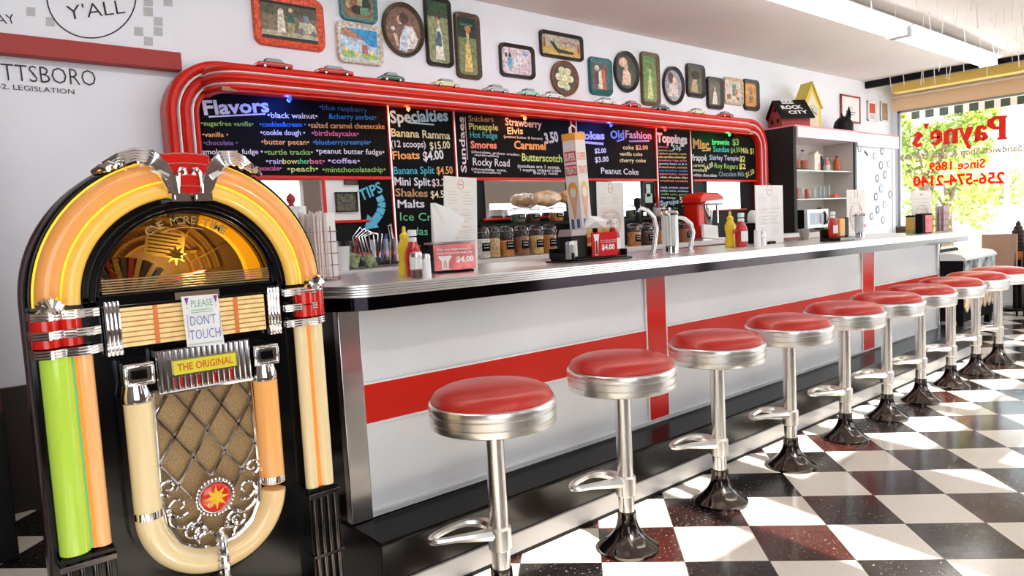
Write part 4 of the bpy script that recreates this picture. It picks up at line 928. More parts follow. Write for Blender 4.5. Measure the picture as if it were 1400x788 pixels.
tray('dark oval tray with two faces, just left of the curly haired portrait tray',909,938,90,143,'e',(.025,.012,.01),(.32,.33,.38),[('p',(.72,.60,.54),[(-.7,-.7),(.6,-.7),(.5,.1),(-.5,.1)]),('o',(.08,.03,.03),-.3,.5,.35,.35),('o',skin,.15,.35,.25,.25)],.1)
tray('black rimmed tray with a portrait under a dark round hat',941,966,87,133,'r',(.02,.015,.012),(.10,.10,.06),[('p',(.5,.36,.2),[(-.7,-.9),(.4,-.9),(.2,.1),(-.4,.1)]),('o',skin,.05,.2,.25,.25),('o',(.02,.01,.01),.0,.45,.6,.35)],.12)
tray('black rimmed tray with a figure in a long white dress',969,991,105,149,'r',(.02,.015,.012),(.14,.11,.07),lady((.70,.68,.62),(.05,.2,.25)),.13)
tray('small cream rimmed square tray with a busy little picture',992,1018,106,143,'r',(.60,.48,.32),(.70,.60,.50),[('p',(.3,.12,.08),R_(-.8,-.8,-.3,-.3)),('p',(.1,.3,.25),R_(-.1,-.4,.4,.7)),('p',(.6,.2,.1),R_(.2,-.3,.6,.3)),('p',(.2,.12,.1),R_(.4,-.8,.8,-.5))],.1)
tray('rightmost of the trays, black rimmed with an orange picture',1019,1040,108,151,'r',(.02,.015,.012),(.65,.30,.07),[('p',(.25,.16,.08),[(-.4,-.7),(.3,-.7),(.4,-.1),(-.3,-.1)]),('o',(.3,.2,.1),0,.3,.3,.3)],.13)
pic('red framed certificate hanging above the black figurine',1149,1175,131,168,4.19,C('picture_red',(.35,.04,.02),.4),paper,[(ink,-.25,.25,-.12,-.09),(ink,-.2,.2,-.2,-.18),(C('seal_pale',(.6,.6,.55),.6),-.1,.1,-.02,.1)])
pic('small poster with a round red emblem, near the window corner',1186,1198,139,166,4.19,paper,paper,[(C('poster_red',(.6,.06,.03),.5),-.35,.3,-.1,.4),(C('poster_grey',(.6,.55,.55),.5),-.3,.3,-.4,-.15)])
pic('small narrow poster nearest the window corner',1204,1213,140,166,4.19,paper,C('poster_mix',(.35,.22,.14),.5,noise=.9,nscale=50),[])
m=MB().use(redm); a=atY(-5,51,4.15); b=atY(246,73,4.15); c=atY(246,97,4.15); m.box(a.x,b.x,4.13,4.2,c.z,b.z+.0); tag(m.build('red_board',None,bevel=.003),'long plain red wooden board fixed to the wall at the upper left','board')
# ================================================================= TOY CARS
def toy(label,px_,col,w=.19,two=None,group='model cars parked on the red canopy'):
    p=atY(px_,120,3.878); L=w
    t=thing('toy_car',label,'toy car',(p.x,3.878,2.2035),group=group); h=L*.5
    m=MB().use(col); m.prism([(-L/2,.010),(-L/2,.026),(-L*.46,.034),(-L*.2,.037),(L*.25,.038),(L*.48,.033),(L/2,.026),(L/2,.010)],-.034,.034); m.build('body',None,t,bevel=.004)
    m=MB().use(two or col); m.prism([(-L*.2,.056),(L*.12,.056),(L*.2,.053),(-L*.24,.053)],-.026,.026); m.build('roof',None,t,bevel=.002)
    m=MB().use(C('car_glass',(.3,.34,.4),.1)); m.prism([(-L*.28,.037),(-L*.2,.054),(L*.16,.054),(L*.27,.037)],-.028,.028); m.build('windows',None,t)
    m=MB().use(chrome); m.box(-L*.51,-L*.49,-.033,.033,.014,.02); m.box(L*.49,L*.51,-.033,.033,.014,.02); m.box(-L*.45,L*.45,-.0352,-.034,.024,.026); m.build('bumper',None,t)
    for a in (-L*.3,L*.3):
        m=MB().use(blackm); m.tube([(a,-.036,.012),(a,.036,.012)],.0125,14); m.use(white); m.tube([(a,-.0375,.012),(a,.0375,.012)],.007,12); m.build('wheel',None,t)
    return t
cW=C('toy_white',(.78,.76,.70),.25); cR=C('toy_red',(.5,.02,.015),.2); cG=C('toy_green',(.01,.10,.05),.2); cCr=C('toy_cream',(.80,.70,.38),.25); cGy=C('toy_grey',(.45,.47,.47),.25); cMn=C('toy_mint',(.35,.68,.52),.25); cB=C('toy_black',(.01,.01,.012),.2)
toy('red model car at the left end of the canopy',376,cR,.20,cB); toy('red and white model car, second from the left',458,cR,.22,cW); toy('dark green model car with white wheels',535,cG,.16)
toy('cream yellow model car left of the black rimmed pink tray',609,cCr,.20,cGy); toy('light grey model car below the pink picture tray',677,cGy,.19,cW); toy('mint green model car left of the flower oval tray',722,cMn,.17,cGy)
toy('white model car half behind the flower oval tray',754,cW,.17); toy('white model car below the teal rimmed tray',826,cW,.20); toy('red model car below the oval tray with the peach hat',862,cR,.17)
toy('black model car standing under the tall green tray',902,cB,.17,cGy); toy('pale cream model car near the right end of the canopy',951,cCr,.20); toy('red model car nearest the right end of the canopy',990,cR,.19)
# ================================================================= BACK BAR
bb=thing('back_counter','long white edged back counter under the chalkboards','counter',(0,0,0))
m=MB().use(C('back_counter_white',(.70,.66,.62),.35)); m.box(.95,7.0,3.68,4.11,1.03,1.07); m.build('worktop',None,bb,bevel=.004)
m=MB().use(redm); m.box(.97,7.0,3.70,4.11,.99,1.03); m.build('red_band',None,bb)
m=MB().use(C('back_cabinet',(.30,.22,.18),.35,noise=.3,nscale=3)); m.box(.97,7.0,3.74,4.11,0,.99)
m.build('base_cabinet',None,bb)
m=MB().use(steel)
for k in range(10): m.box(1.1+.59*k,1.1+.59*k+.5,3.73,3.74,.72,.93)
m.build('drawer_front',None,bb,bevel=.004)
# glass jars with wire lids
fill={'tan':(.60,.38,.16),'brown':(.34,.13,.05),'orange':(.62,.24,.05),'gold':(.70,.46,.16),'dark':(.10,.04,.03),'green':(.12,.16,.08),'cream':(.75,.70,.62)}
def jar(label,px_,Y,z,fl,h=.20,r=.052,tagged=True,grp='lidded glass jars of toppings'):
    p=atY(px_,330,Y); t=thing('glass_jar',label,'jar',(p.x,Y,z),group=grp)
    m=MB().use(clear); m.lathe([(r*.9,0),(r,.01),(r,h*.72),(r*.86,h*.80),(r*.86,h*.84)],20); m.build('jar_glass',None,t)
    m=MB().use(C('fill_'+fl,fill[fl],.6,noise=.6,nscale=120,bump=.6)); m.lathe([(r*.86,.006),(r*.93,.012),(r*.93,h*(.60 if px_%2 else .5)),(r*.6,h*(.62 if px_%2 else .53))],18); m.build('contents',None,t)
    m=MB().use(clear); m.lathe([(r*.88,h*.84),(r*.95,h*.86),(r*.95,h*.92),(r*.7,h*.97),(.002,h)],20); ld=m.build('lid',None,t)
    m=MB().use(chrome); m.tube([(r*.9*cos(a),r*.9*sin(a),h*.83) for a in [2*PI*k/20 for k in range(20)]],.0022,5,closed=True); m.tube([(r*.2,-r*.98,h*.9),(r*.3,-r*1.12,h*.75),(r*.2,-r*1.0,h*.66)],.0025,5); m.build('wire_clasp',None,ld)
    if tagged:
        m=MB().use(board_m); n=7; A=[math.radians(-128+11*k) for k in range(n)]; 
        for i in range(n-1):
            a,b=A[i],A[i+1]; q=r*1.02
            m.quad((q*cos(a),q*sin(a),h*.24),(q*cos(b),q*sin(b),h*.24),(q*cos(b),q*sin(b),h*.5),(q*cos(a),q*sin(a),h*.5))
        m.use(ck('w')); q=r*1.035; a=A[1]; b=A[-2]
        for z_ in (.33,.42): 
            for i in range(1,n-2): m.quad((q*cos(A[i]),q*sin(A[i]),h*z_),(q*cos(A[i]+.12),q*sin(A[i]+.12),h*z_),(q*cos(A[i]+.12),q*sin(A[i]+.12),h*(z_+.03)),(q*cos(A[i]),q*sin(A[i]),h*(z_+.03)))
        m.build('chalk_label',None,t,flat=True)
    return t
JY2=3.78
for lab,x,fl,tg in (('lidded glass jar of white powder half behind the tall menu',659,'cream',1),('lidded glass jar of tan nuts, second of the lower row right of the menu',673,'tan',0),('lidded glass jar of orange pieces, third of the lower row',692,'orange',1),('lidded glass jar of brown crumbs, fourth of the lower row',713,'brown',1),('lidded glass jar of golden flakes, fifth of the lower row',733,'gold',1),('lidded glass jar of orange candy beside the black condiment tray',751,'orange',1)):
    jar(lab,x,JY2,1.07,fl,.215,.056,bool(tg))
ri=thing('shelf_riser','dark raised shelf carrying the upper row of jars','shelf',(0,0,0))
m=MB().use(blackm); m.box(3.0,5.3,3.9,4.08,1.285,1.30); m.box(3.0,3.02,3.9,4.08,1.07,1.285); m.box(5.28,5.3,3.9,4.08,1.07,1.285); m.box(4.2,4.22,3.9,4.08,1.07,1.285); m.build('shelf_board',None,ri)
for lab,x,fl in (('upper row jar of clear sweets under the mirror',710,'green'),('upper row jar of dark crumbs under the mirror',730,'dark'),('upper row jar of orange pieces under the bread bags',762,'orange'),('upper row jar of dark chocolate left of the cone box',781,'dark')):
    jar(lab,x,3.97,1.30,fl,.13,.055)
for lab,x,fl in (('lower jar of orange sauce right of the second menu',867,'orange'),('lower jar of dark cherries behind the left tap',885,'dark'),('lower jar of orange pieces between the left tap and the straw dispenser',903,'orange'),('lower jar of brown sauce right of the straw dispenser',937,'brown')):
    jar(lab,x,JY2,1.06,fl,.20,.06)
for lab,x,fl in (('upper jar of green sweets right of the second menu',866,'green'),('upper clear jar behind the left tap',903,'cream')):
    jar(lab,x,3.97,1.30,fl,.13,.06)
# bread bags
def bag(label,px_,w,z,mm,nm='bread_bag'):
    p=atY(px_,285,3.97); m=MB().use(mm); rr=random.Random(px_); n=16; pr=[(.001,-.5),(.3,-.46),(.45,-.25),(.5,0),(.46,.25),(.3,.44),(.1,.5),(.001,.52)]
    vs=[];fs=[]
    for i,(r,t_) in enumerate(pr):
        for k in range(n): 
            a=2*PI*k/n; q=1+rr.uniform(-.12,.12); vs.append((t_*w,r*.14*q*cos(a),.055+r*.12*q*sin(a)))
    for i in range(len(pr)-1):
        for k in range(n): fs.append((i*n+k,i*n+(k+1)%n,(i+1)*n+(k+1)%n,(i+1)*n+k))
    m.add(vs,fs); o=m.build(nm); o.location=(p.x,3.97,z); tag(o,label,'bread bag',group='bagged buns on top of the jars'); return o
bg_=C('bun_bag',(.72,.52,.30),.15,noise=.35,nscale=18,coat=.5)
bag('clear bag of pale buns lying across the upper jars',748,.26,1.425,bg_); bag('clear bag of golden buns beside the tall cone box',779,.20,1.435,C('bun_gold',(.62,.36,.14),.15,noise=.4,nscale=20,coat=.5))
# utensil tub etc on the left of the back counter
p=atY(505,355,3.8); t=thing('utensil_tub','clear plastic tub of utensils standing on the back counter below the TIPS board','tub',(p.x,3.83,1.07))
m=MB().use(clear); 
def rbox(m,w,d,h,tk=.004,flare=1.0):
    o=superell(w,d,.03,4); n=len(o); vs=[(x,y,0) for x,y in o]+[(x*flare,y*flare,h) for x,y in o]+[(x*flare*.96,y*flare*.96,h) for x,y in o]+[(x*.96,y*.96,.006) for x,y in o]
    fs=[(j*n+k,j*n+(k+1)%n,(j+1)*n+(k+1)%n,(j+1)*n+k) for j in range(3) for k in range(n)]+[tuple(range(n-1,-1,-1)),tuple(3*n+k for k in range(n))]
    m.add(vs,fs)
rbox(m,.34,.2,.17); m.build('tub_body',None,t)
m=MB().use(chrome)
for k in range(5):  # whisk-like loops
    a=.5*k; m.tube([(-.05+.02*k,0,.05),(-.08+.02*k,.01,.19),(-.05+.03*k+.03*cos(a),.02,.25-.01*k),(0+.03*k,.01,.2),(.03+.015*k,0,.06)],.004,6)
m.build('whisk',None,t)
for i,(x,l) in enumerate(((.06,.2),(.10,.17),(-.10,.16))):
    m=MB().use([blackm,C('handle_blue',(.05,.08,.3),.4),redm][i]); m.tube([(x,0,.03),(x+.05,.01,.03+l)],[.006,.009],8); m.build('utensil_handle',None,t)
m=MB().use(C('cash_green',(.32,.38,.16),.6,noise=.7,nscale=50)); 
m.T=Matrix.Translation((-.11,-.02,.05))@Matrix.Rotation(.3,4,'Y'); m.box(-.04,.04,-.02,.02,-.04,.04); m.T=Matrix.Translation((0,-.03,.04))@Matrix.Rotation(1.0,4,'Y'); m.box(-.03,.05,-.01,.03,-.03,.03); m.T=None; tag(m.build('bank_notes',None),'folded green bank notes lying in the tip tub','money').location=t.location+Vector((0,0,.006))
p=atY(466,355,3.8); m=MB().use(white); m.lathe([(.035,0),(.038,.02),(.048,.14),(.045,.14),(.034,.01)],20); o=m.build('plastic_cup'); o.location=(p.x,3.78,1.07); tag(o,'white plastic cup on the back counter beside the straw basket','cup')
p=atY(535,350,3.8)
for k,(dx,h_) in enumerate(((0,.16),(.11,.12))):
    m=MB().use(clear); m.lathe([(.038,0),(.05,h_),(.047,h_),(.036,.008)],20); o=m.build('glass_tumbler'); o.location=(p.x+dx+.05,3.8,1.07); tag(o,['tall clear tumbler on the back counter left of the mustard','short clear tumbler behind the mustard bottle'][k],'glass')
m=MB().use(chrome); m.tube([(0,0,0),(.01,0,.16),(.0,0,.24),(.02,0,.25),(.03,0,.16)],.005,6); o=m.build('ladle'); o.location=(p.x-.01,3.8,1.078); tag(o,'thin metal ladle standing up in the tall tumbler','ladle')
m=MB().use(chrome)
for k in range(4): m.tube([(.0,.0,.0),(-.04-.008*k,.006*k,.09),(-.02,.006*k,.17),(.05,.0,.13),(.06-.008*k,0,.04),(0.02,0,0)],.0025,6)
o=m.build('wire_whisk'); p=atY(552,350,3.8); o.location=(p.x+.06,3.82,1.07); tag(o,'wire whisk resting by the tumblers behind the mustard bottle','whisk')
# mixer
p=atY(968,320,3.82); t=thing('drink_mixer','red and steel milkshake mixer with a steel cup on the back counter','mixer',(p.x,3.86,1.06))
m=MB().use(red); m.box(-.17,-.07,-.06,.1,0,.36); m.prism([(-.19,.34),(-.19,.40),(-.12,.44),(.10,.435),(.18,.40),(.18,.36)],-.10,.10); m.build('body',None,t,bevel=.015)
m=MB().use(alu); m.prism([(-.12,.33),(-.10,.365),(.18,.38),(.19,.345),(.15,.325)],-.105,.105); m.build('motor_band',None,t,bevel=.012)
m=MB().use(chrome); m.lathe([(.045,.10),(.05,.11),(.066,.30),(.063,.30),(.048,.115)],24,(.03,-.0,0)); m.build('steel_cup',None,t)
m=MB().use(chrome); m.tube([(.03,0,.12),(.03,0,.34)],.006,8); m.tube([(.14,-.05,.16),(.14,-.05,.33)],.012,8); m.build('spindle',None,t)
m=MB().use(steel); m.box(-.18,.14,-.11,.11,0,.03); m.tube([(.03,0,.03),(.03,0,.10)],.03,14); m.build('base',None,t,bevel=.006)
p=atY(970,322,3.74); m=MB().use(paper); m.T=Matrix.Rotation(.2,4,'X'); 
for k in range(4): m.box(-.12+.004*k,.10+.004*k,-.004*k-.002,-.004*k+.001,.02,.14)
o=m.build('paper_slips'); o.location=(p.x,3.735,1.065); o.rotation_euler=(-.3,.1,0); tag(o,'stack of white paper slips leaning in front of the mixer','paper')
p=atY(978,322,3.74); m=MB().use(white); m.prism(superell(.2,.12,.02,3),0,.02,'z'); o=m.build('white_tray_dish',bevel=.003); o.location=(p.x+.15,3.75,1.06); tag(o,'small flat white dish at the foot of the mixer','dish')
# ================================================================= ITEMS ON THE COUNTER
def place(px_,py_): return on_top(px_,py_)
# straw basket
p=place(441,384); t=thing('wire_basket','copper wire basket full of wrapped straws behind the jukebox','basket',tuple(p),rz=.15)
cop=C('copper_wire',(.35,.18,.13),.3,.9)
m=MB().use(cop); w=.052
for z in (.012,.06,.105,.15,.19): m.tube([(a*w,b*w,z) for a,b in ((-1,-.8),(-.8,-1),(.8,-1),(1,-.8),(1,.8),(.8,1),(-.8,1),(-1,.8))],.002,5,closed=True)
for a,b in ((-1,-.3),(-1,.4),(-.4,-1),(.3,-1),(1,-.3),(1,.4),(.3,1),(-.4,1)): m.tube([(a*w,b*w,.012),(a*w,b*w,.21)],.002,5)
for a,b in ((-1,-1),(1,-1),(1,1),(-1,1)): m.lathe([(.005,0),(.006,.006),(.004,.012)],8,(a*w*.9,b*w*.9,0))
m.box(-w,w,-w,w,.011,.013); m.build('wire_frame',None,t)
m=MB().use(C('straw_paper',(.80,.66,.62),.6)); m.tube([(0,0,0),(0,0,.245)],.0042,6); s0=m.build('wrapped_straw'); rr=random.Random(2); first=True
for i in range(-5,6):
    for j in range(-5,6):
        if rr.random()<.12 or i>0 or (i>-4 and j>-3): continue
        o=s0 if first else s0.copy()
        if not first: COL.objects.link(o)
        first=False
        q=Matrix.Rotation(.15,4,'Z')@Vector((i*.0103,j*.0103,0))
        o.location=(p.x+q.x,p.y+q.y,p.z+.0135); o.rotation_euler=(rr.uniform(-.02,.02),rr.uniform(-.02,.02),0); o.scale=(1,1,rr.uniform(.96,1.05)); tag(o,'paper wrapped drinking straw standing in the copper wire basket','straw','wrapped straws in the wire basket')
m=MB().use(paper); m.prism(superell(.092,.088,.02,3),.0135,.262,'z'); o=m.build('napkin_stack'); o.location=(p.x+.012,p.y+.006,p.z+.0); o.rotation_euler=(0,0,.15); tag(o,'stack of white sleeves standing inside the copper wire basket','napkins')
# paper towel roll with red finial
q=atZ(399,388,1.095); p=Vector((atY(402,330,2.82).x,2.82,topz(1.1))); t=thing('towel_roll','white paper towel roll on a stand with a red wooden finial, behind the jukebox','paper towel',tuple(p))
m=MB().use(paper); m.lathe([(.02,.02),(.058,.02),(.058,.30),(.02,.30)],28); m.build('roll',None,t)
m=MB().use(redm); m.lathe([(.066,0),(.066,.018),(.01,.02),(.009,.30),(.014,.304),(.010,.312),(.019,.328),(.016,.342),(.006,.352),(.001,.358)],20); m.build('stand',None,t)
# bottles
def squeeze(label,px_,py_,s=1):
    p=place(px_,py_); t=thing('mustard_bottle',label,'bottle',tuple(p),group='yellow mustard bottles')
    m=MB().use(yellow); m.lathe([(.027,0),(.031,.006),(.031,.03),(.027,.05),(.026,.075),(.031,.10),(.030,.125),(.018,.145),(.016,.15)],24); m.build('bottle_body',None,t)
    m=MB().use(yellow); m.lathe([(.019,.15),(.019,.168),(.009,.176),(.006,.2),(.001,.203)],16); m.build('nozzle_cap',None,t)
    m=MB().use(C('label_red',(.6,.03,.02),.4)); 
    for k in range(5):
        a=math.radians(-120+k*14); b=a+.24; r=.0316; m.quad((r*cos(a),r*sin(a),.075),(r*cos(b),r*sin(b),.075),(r*cos(b),r*sin(b),.10),(r*cos(a),r*sin(a),.10))
    m.build('label',None,t,flat=True); t.scale=(s,s,s); return t
def ketchup(label,px_,py_,s=1,h=1):
    p=place(px_,py_); t=thing('ketchup_bottle',label,'bottle',tuple(p),group='ketchup bottles')
    m=MB().use(ketch); m.lathe([(.028,0),(.032,.006),(.033,.07),(.030,.10),(.020,.125),(.015,.14)],8 if False else 24); m.build('bottle_body',None,t)
    m=MB().use(paper); m.lathe([(.0162,.135),(.0165,.15),(.0155,.153)],16); m.lathe([(.017,.158),(.0175,.178),(.015,.181),(.001,.182)],16); m.build('cap',None,t)
    m=MB().use(paper); 
    for k in range(6):
        a=math.radians(-150+k*16); b=a+math.radians(16); r=.0337; m.quad((r*cos(a),r*sin(a),.03),(r*cos(b),r*sin(b),.03),(r*.98*cos(b),r*.98*sin(b),.085),(r*.98*cos(a),r*.98*sin(a),.085))
    m.build('label',None,t,flat=True); t.scale=(s,s,s*h); return t
def shaker(label,px_,py_,h=.075,r=.020,fillm=None,cap=alu):
    p=place(px_,py_); t=thing('salt_shaker',label,'shaker',tuple(p),group='salt and pepper shakers')
    m=MB().use(fillm or white); m.lathe([(r*.96,0),(r,.004),(r*.92,h*.8),(r*.85,h*.82)],20); m.build('shaker_body',None,t)
    m=MB().use(cap); m.lathe([(r*.95,h*.8),(r*.97,h*.84),(r*.85,h*.97),(.002,h)],20); m.build('shaker_cap',None,t); return t
squeeze('yellow mustard bottle between the wire basket and the near ketchup bottle',556,378,.98); ketchup('near ketchup bottle beside the pink $4.00 napkin dispenser',567,378.5)
shaker('ribbed glass shaker with dark pepper in front of the near ketchup bottle',571,381,.10,.024,clear); shaker('plain white shaker left of the pink $4.00 napkin dispenser',584,381,.092,.017)
def pepper(px_,py_,r=.02,h=.03):
    p=place(px_,py_); m=MB().use(C('pepper',(.16,.08,.06),.8,noise=.5,nscale=300)); m.lathe([(r*.9,.004),(r*.92,.008),(r*.88,h),(.002,h)],16); o=m.build('ground_pepper'); o.location=p; tag(o,'ground pepper in the ribbed glass shaker','pepper',kind='stuff')
pepper(571,381,.024)
def dispenser(label,px_,py_,cardm,tilt=0,curved=True,w=.095,h=.125,rz=0):
    p=place(px_,py_); t=thing('napkin_dispenser',label,'dispenser',tuple(p),rz=rz,group='napkin dispensers')
    m=MB().use(blackm); m.prism([(-w*.9,-.045),(w*.9,-.045),(w*.8,.05),(-w*.8,.05)],0,.012,'z'); m.box(-w*.86,w*.86,-.035,.035,.012,h*.98); m.build('body',None,t,bevel=.004)
    m=MB().use(C('dispenser_top',(.30,.24,.22),.3,.3)); 
    n=10
    A=[(-w+2*w*k/n, -.045-.022*(1-((k/n*2-1)**2))) for k in range(n+1)]
    vs=[(x,y,h) for x,y in A]+[(x*.9,.045,h) for x,y in A]; 
    m.add([(x,y,h+.004) for x,y in A]+[(w,.045,h+.004),(-w,.045,h+.004)]+[(x,y,h-.004) for x,y in A]+[(w,.045,h-.004),(-w,.045,h-.004)],[tuple(range(n+3)),tuple(range(2*(n+3)-1,n+2,-1))]+[(k,(k+1)%(n+3),(k+1)%(n+3)+n+3,k+n+3) for k in range(n+3)]); m.build('top_plate',None,t)
    m=MB().use(cardm)
    m.add([(x,y+.001,z) for z in (.014,h-.006) for x,y in A]+[(x,y+.004,z) for z in (.014,h-.006) for x,y in A],[(k,k+1,k+n+2,k+n+1) for k in range(n)]+[(k+1+2*n+2,k+2*n+2,k+3*n+3,k+3*n+4) for k in range(n)])
    m.build('front_card',None,t); return t,A,h,w
def tissue(label,loc,rz,s=1,shape=0):
    m=MB().use(paper); rr=random.Random(4+shape)
    if shape==0: P=[(-.05,0),(.03,-.0),(.062,.045),(.085,.085),(.025,.125),(-.035,.15),(-.05,.15)]; 
    else: P=[(-.05,0),(.05,0),(.07,.03),(.02,.05),(-.03,.055)]
    n=len(P); c=(0,-.012,.06 if shape==0 else .03); vs=[(x,rr.uniform(-.008,.010),z) for x,z in P]+[c]+[(x,.014+rr.uniform(-.002,.01),z) for x,z in P]+[(0,.010,.06 if shape==0 else .03)]
    fs=[(i,(i+1)%n,n) for i in range(n)]+[((i+1)%n+n+1,i+n+1,2*n+1) for i in range(n)]+[(i,i+n+1,(i+1)%n+n+1,(i+1)%n) for i in range(n)]
    m.add(vs,fs); o=m.build('paper_napkin',sharp=15); o.location=loc; o.rotation_euler=(0,0,rz); o.scale=(s,s,s); return tag(o,label,'napkin')
pink=C('card_pink',(.80,.20,.20),.4,noise=.35,nscale=18)
t,A,h,w=dispenser('napkin dispenser with a pale pink $4.00 soda card, nearest the jukebox',617,373,pink,rz=-.15)
m=MB().use(paper); f=lambda x:-.0685+.022*((x/w)**2)
def arc_text(m,s,x0,x1,z,h_,bold=.02):
    vs,fs=text_mesh(s,bold,0); a=min(v[0] for v in vs); b=max(v[0] for v in vs); k=(x1-x0)/(b-a)
    m.add([(x0+(v[0]-a)*k,f(x0+(v[0]-a)*k),z+v[1]*h_/.7) for v in vs],fs)
arc_text(m,'Try our Refreshing Ice',-.085,.07,.095,.008); arc_text(m,'Cold Coca-Cola floats, only',-.085,.075,.08,.008); arc_text(m,'$4.00',-.01,.08,.045,.022,.04)
def card_poly(m,P): m.add([(x,f(x)-.0003,z) for x,z in P],[tuple(range(len(P)))])
card_poly(m,[(-.082,.07),(-.078,.073),(-.028,.073),(-.026,.07),(-.04,.05),(-.042,.022),(-.03,.018),(-.075,.018),(-.068,.022),(-.068,.05)])
m.use(C('card_tan',(.7,.45,.3),.5)); card_poly(m,[(-.060,.055),(-.05,.055),(-.046,.024),(-.064,.024)])
m.build('card_print',None,t,flat=True)
tissue('large white paper napkin sticking out of the pink card dispenser',tuple(t.location+Vector((-.01,.01,.128))),-.15,1.08)
m=MB().use(blackm); m.prism(superell(.26,.16,.04,4),0,.008,'z')
# menus
emb=C('menu_emblem',(.70,.25,.22),.6); mtx=C('menu_text',(.50,.42,.40),.7)
def menu(label,px0,px1,py0,py1,lean=.0,rz=0,base=True,mm=None,bigemb=False,head=True):
    b=place((px0+px1)/2,py1); 
    dist=(b-CAM).dot(_F); Wm=(px1-px0)*dist/FPX/max(.5,abs(cos(rz-_y))) ; Hm=(py1-py0)*dist/FPX
    t=thing('menu_card',label,'menu',tuple(b),rz=rz,group='menu cards standing on the counter')
    m=MB().use(mm or paper); m.T=Matrix.Rotation(lean,4,'Y'); m.box(-Wm/2,Wm/2,-.002,.002,.004,Hm); m.build('card',None,t)
    m=MB().use(mtx); m.T=Matrix.Rotation(lean,4,'Y'); y0=-.0025; rr=random.Random(int(px0))
    for k in range(24):
        z=Hm*(.84-.031*k); 
        if k%6==5: continue
        for c_ in (-.4,.06):
            m.box(c_*Wm,(c_+rr.uniform(.18,.33))*Wm,y0,y0+.0003,z,z+Hm*.004)
    m.use(emb); a=.09*Wm
    m.tube([(a*cos(q),y0-.0003,Hm*.92+a*1.3*sin(q)) for q in [2*PI*i/20 for i in range(20)]],.0012,4,closed=True); m.box(-a*.6,a*.6,y0-.0005,y0,Hm*.915,Hm*.925)
    if bigemb:
        R1=.36*Wm
        for R2 in (R1,R1*.86): m.tube([(R2*cos(q),y0-.0003,Hm*.45+R2*sin(q)) for q in [2*PI*i/32 for i in range(32)]],.0011,4,closed=True)
        m.text('MENU',(0,y0-.0008,Hm*.44),(1,0,0),(0,0,1),.018,R1*1.2,align='c'); m.box(-R1*1.1,R1*1.1,y0-.0006,y0,Hm*.52,Hm*.523)
    for k in range(5): m.box(-.3*Wm,(.3-.1*(k%2))*Wm,y0-.0003,y0,Hm*(.6-.06*k),Hm*(.6-.06*k)+.0012)
    m.build('printing',None,t,flat=True)
    if base: m=MB().use(blackm); m.prism([(-.045,0),(.045,0),(.038,.02),(-.038,.02)],-.02,.02); m.build('base_holder',None,t,bevel=.002)
    return t
menu('tall cream menu card leaning behind the pink card napkin dispenser',610,652,243,371,lean=.055,rz=.0,mm=papercream,base=False)
menu('white menu card with a large red ring emblem right of the tall cone box',816,857,250,352,lean=.02,mm=papercream,bigemb=True,base=False)
menu('bright white menu card between the ketchup and the black cabinet',1026,1080,254,334,lean=.0)
menu('white menu card behind the second straw dispenser by the microwave',1150,1191,260,326,lean=.0,bigemb=True,mm=papercream,base=False)
# black condiment caddy
p=place(806,357); t=thing('condiment_caddy','black low tray caddy holding napkins and shakers at the middle of the counter','caddy',tuple(p),rz=.0)
m=MB().use(black); m.prism(superell(.42,.24,.05,4),0,.012,'z'); m.prism(superell(.38,.2,.04,4),.012,.02,'z'); m.build('tray',None,t,bevel=.004)
m=MB().use(blackm); m.box(-.19,.19,.07,.085,.02,.07); m.box(-.19,-.18,-.08,.07,.02,.05); m.box(.18,.19,-.08,.07,.02,.05); m.build('rail',None,t,bevel=.002)
cx,cy,cz=p
m=MB().use(blackm); m.box(-.055,.055,-.04,.04,0,.105); m.use(C('dispenser_top',(.3,.24,.22))); m.prism([(-.062,.105),(-.05,.14),(.05,.14),(.062,.105)],-.045,.045); 
t2=thing('napkin_dispenser','black napkin dispenser with a brown lid standing in the condiment caddy','dispenser',(cx-.105,cy-.0,cz+.02),group='napkin dispensers'); m.build('body',None,t2,bevel=.004)
m=MB().use(C('pale_yellow_card',(.75,.75,.55),.5)); m.box(-.058,-.018,-.043,-.040,.01,.085); m.build('side_card',None,t2)
t2=thing('napkin_dispenser','clear napkin box with a bright red $4.00 card in the condiment caddy','dispenser',(cx+.035,cy-.04,cz+.02),rz=-.25,group='napkin dispensers'); t2.scale=(1.2,1.2,1.12)
m=MB().use(smoked); m.box(-.062,.062,-.03,.04,0,.125); m.build('body',None,t2,bevel=.003)
m=MB().use(C('card_red',(.62,.01,.015),.45,spec=.2)); m.box(-.06,.06,-.036,-.031,.003,.105); m.use(paper); y0=-.0368
m.prism([(-.052,.098),(-.024,.098),(-.030,.06),(-.032,.008),(-.046,.008),(-.045,.06)],y0+.0003,y0+.0006); m.use(C('card_dark',(.2,.03,.03),.5)); m.prism([(-.042,.07),(-.035,.07),(-.032,.012),(-.045,.012)],y0-.0003,y0)
m.use(paper); m.text('$4.00',(-.015,y0,.03),(1,0,0),(0,0,1),.022,.062,bold=.04)
for z_ in (.068,.060): m.text('Try our refreshing ice cold float',(-.02,y0,z_),(1,0,0),(0,0,1),.005,.075,bold=.01)
m.build('front_card',None,t2,flat=True)
tissue('crumpled white napkin on top of the clear napkin box',(cx+.02,cy-.03,cz+.16),-.3,1.1,1)
shaker('grey glass shaker at the left end of the condiment caddy',757,352,.085,.022,C('grey_glass',(.3,.28,.28),.2),steel)
o=ketchup('middle ketchup bottle at the right side of the condiment caddy',831,351,1.0)
o.location=(cx+.16,cy-.02,cz+.02)
K_=[x for x in D.objects if x.get('label','').startswith('grey glass shaker')][0]; K_.location=(cx-.18,cy-.05,cz+.02)
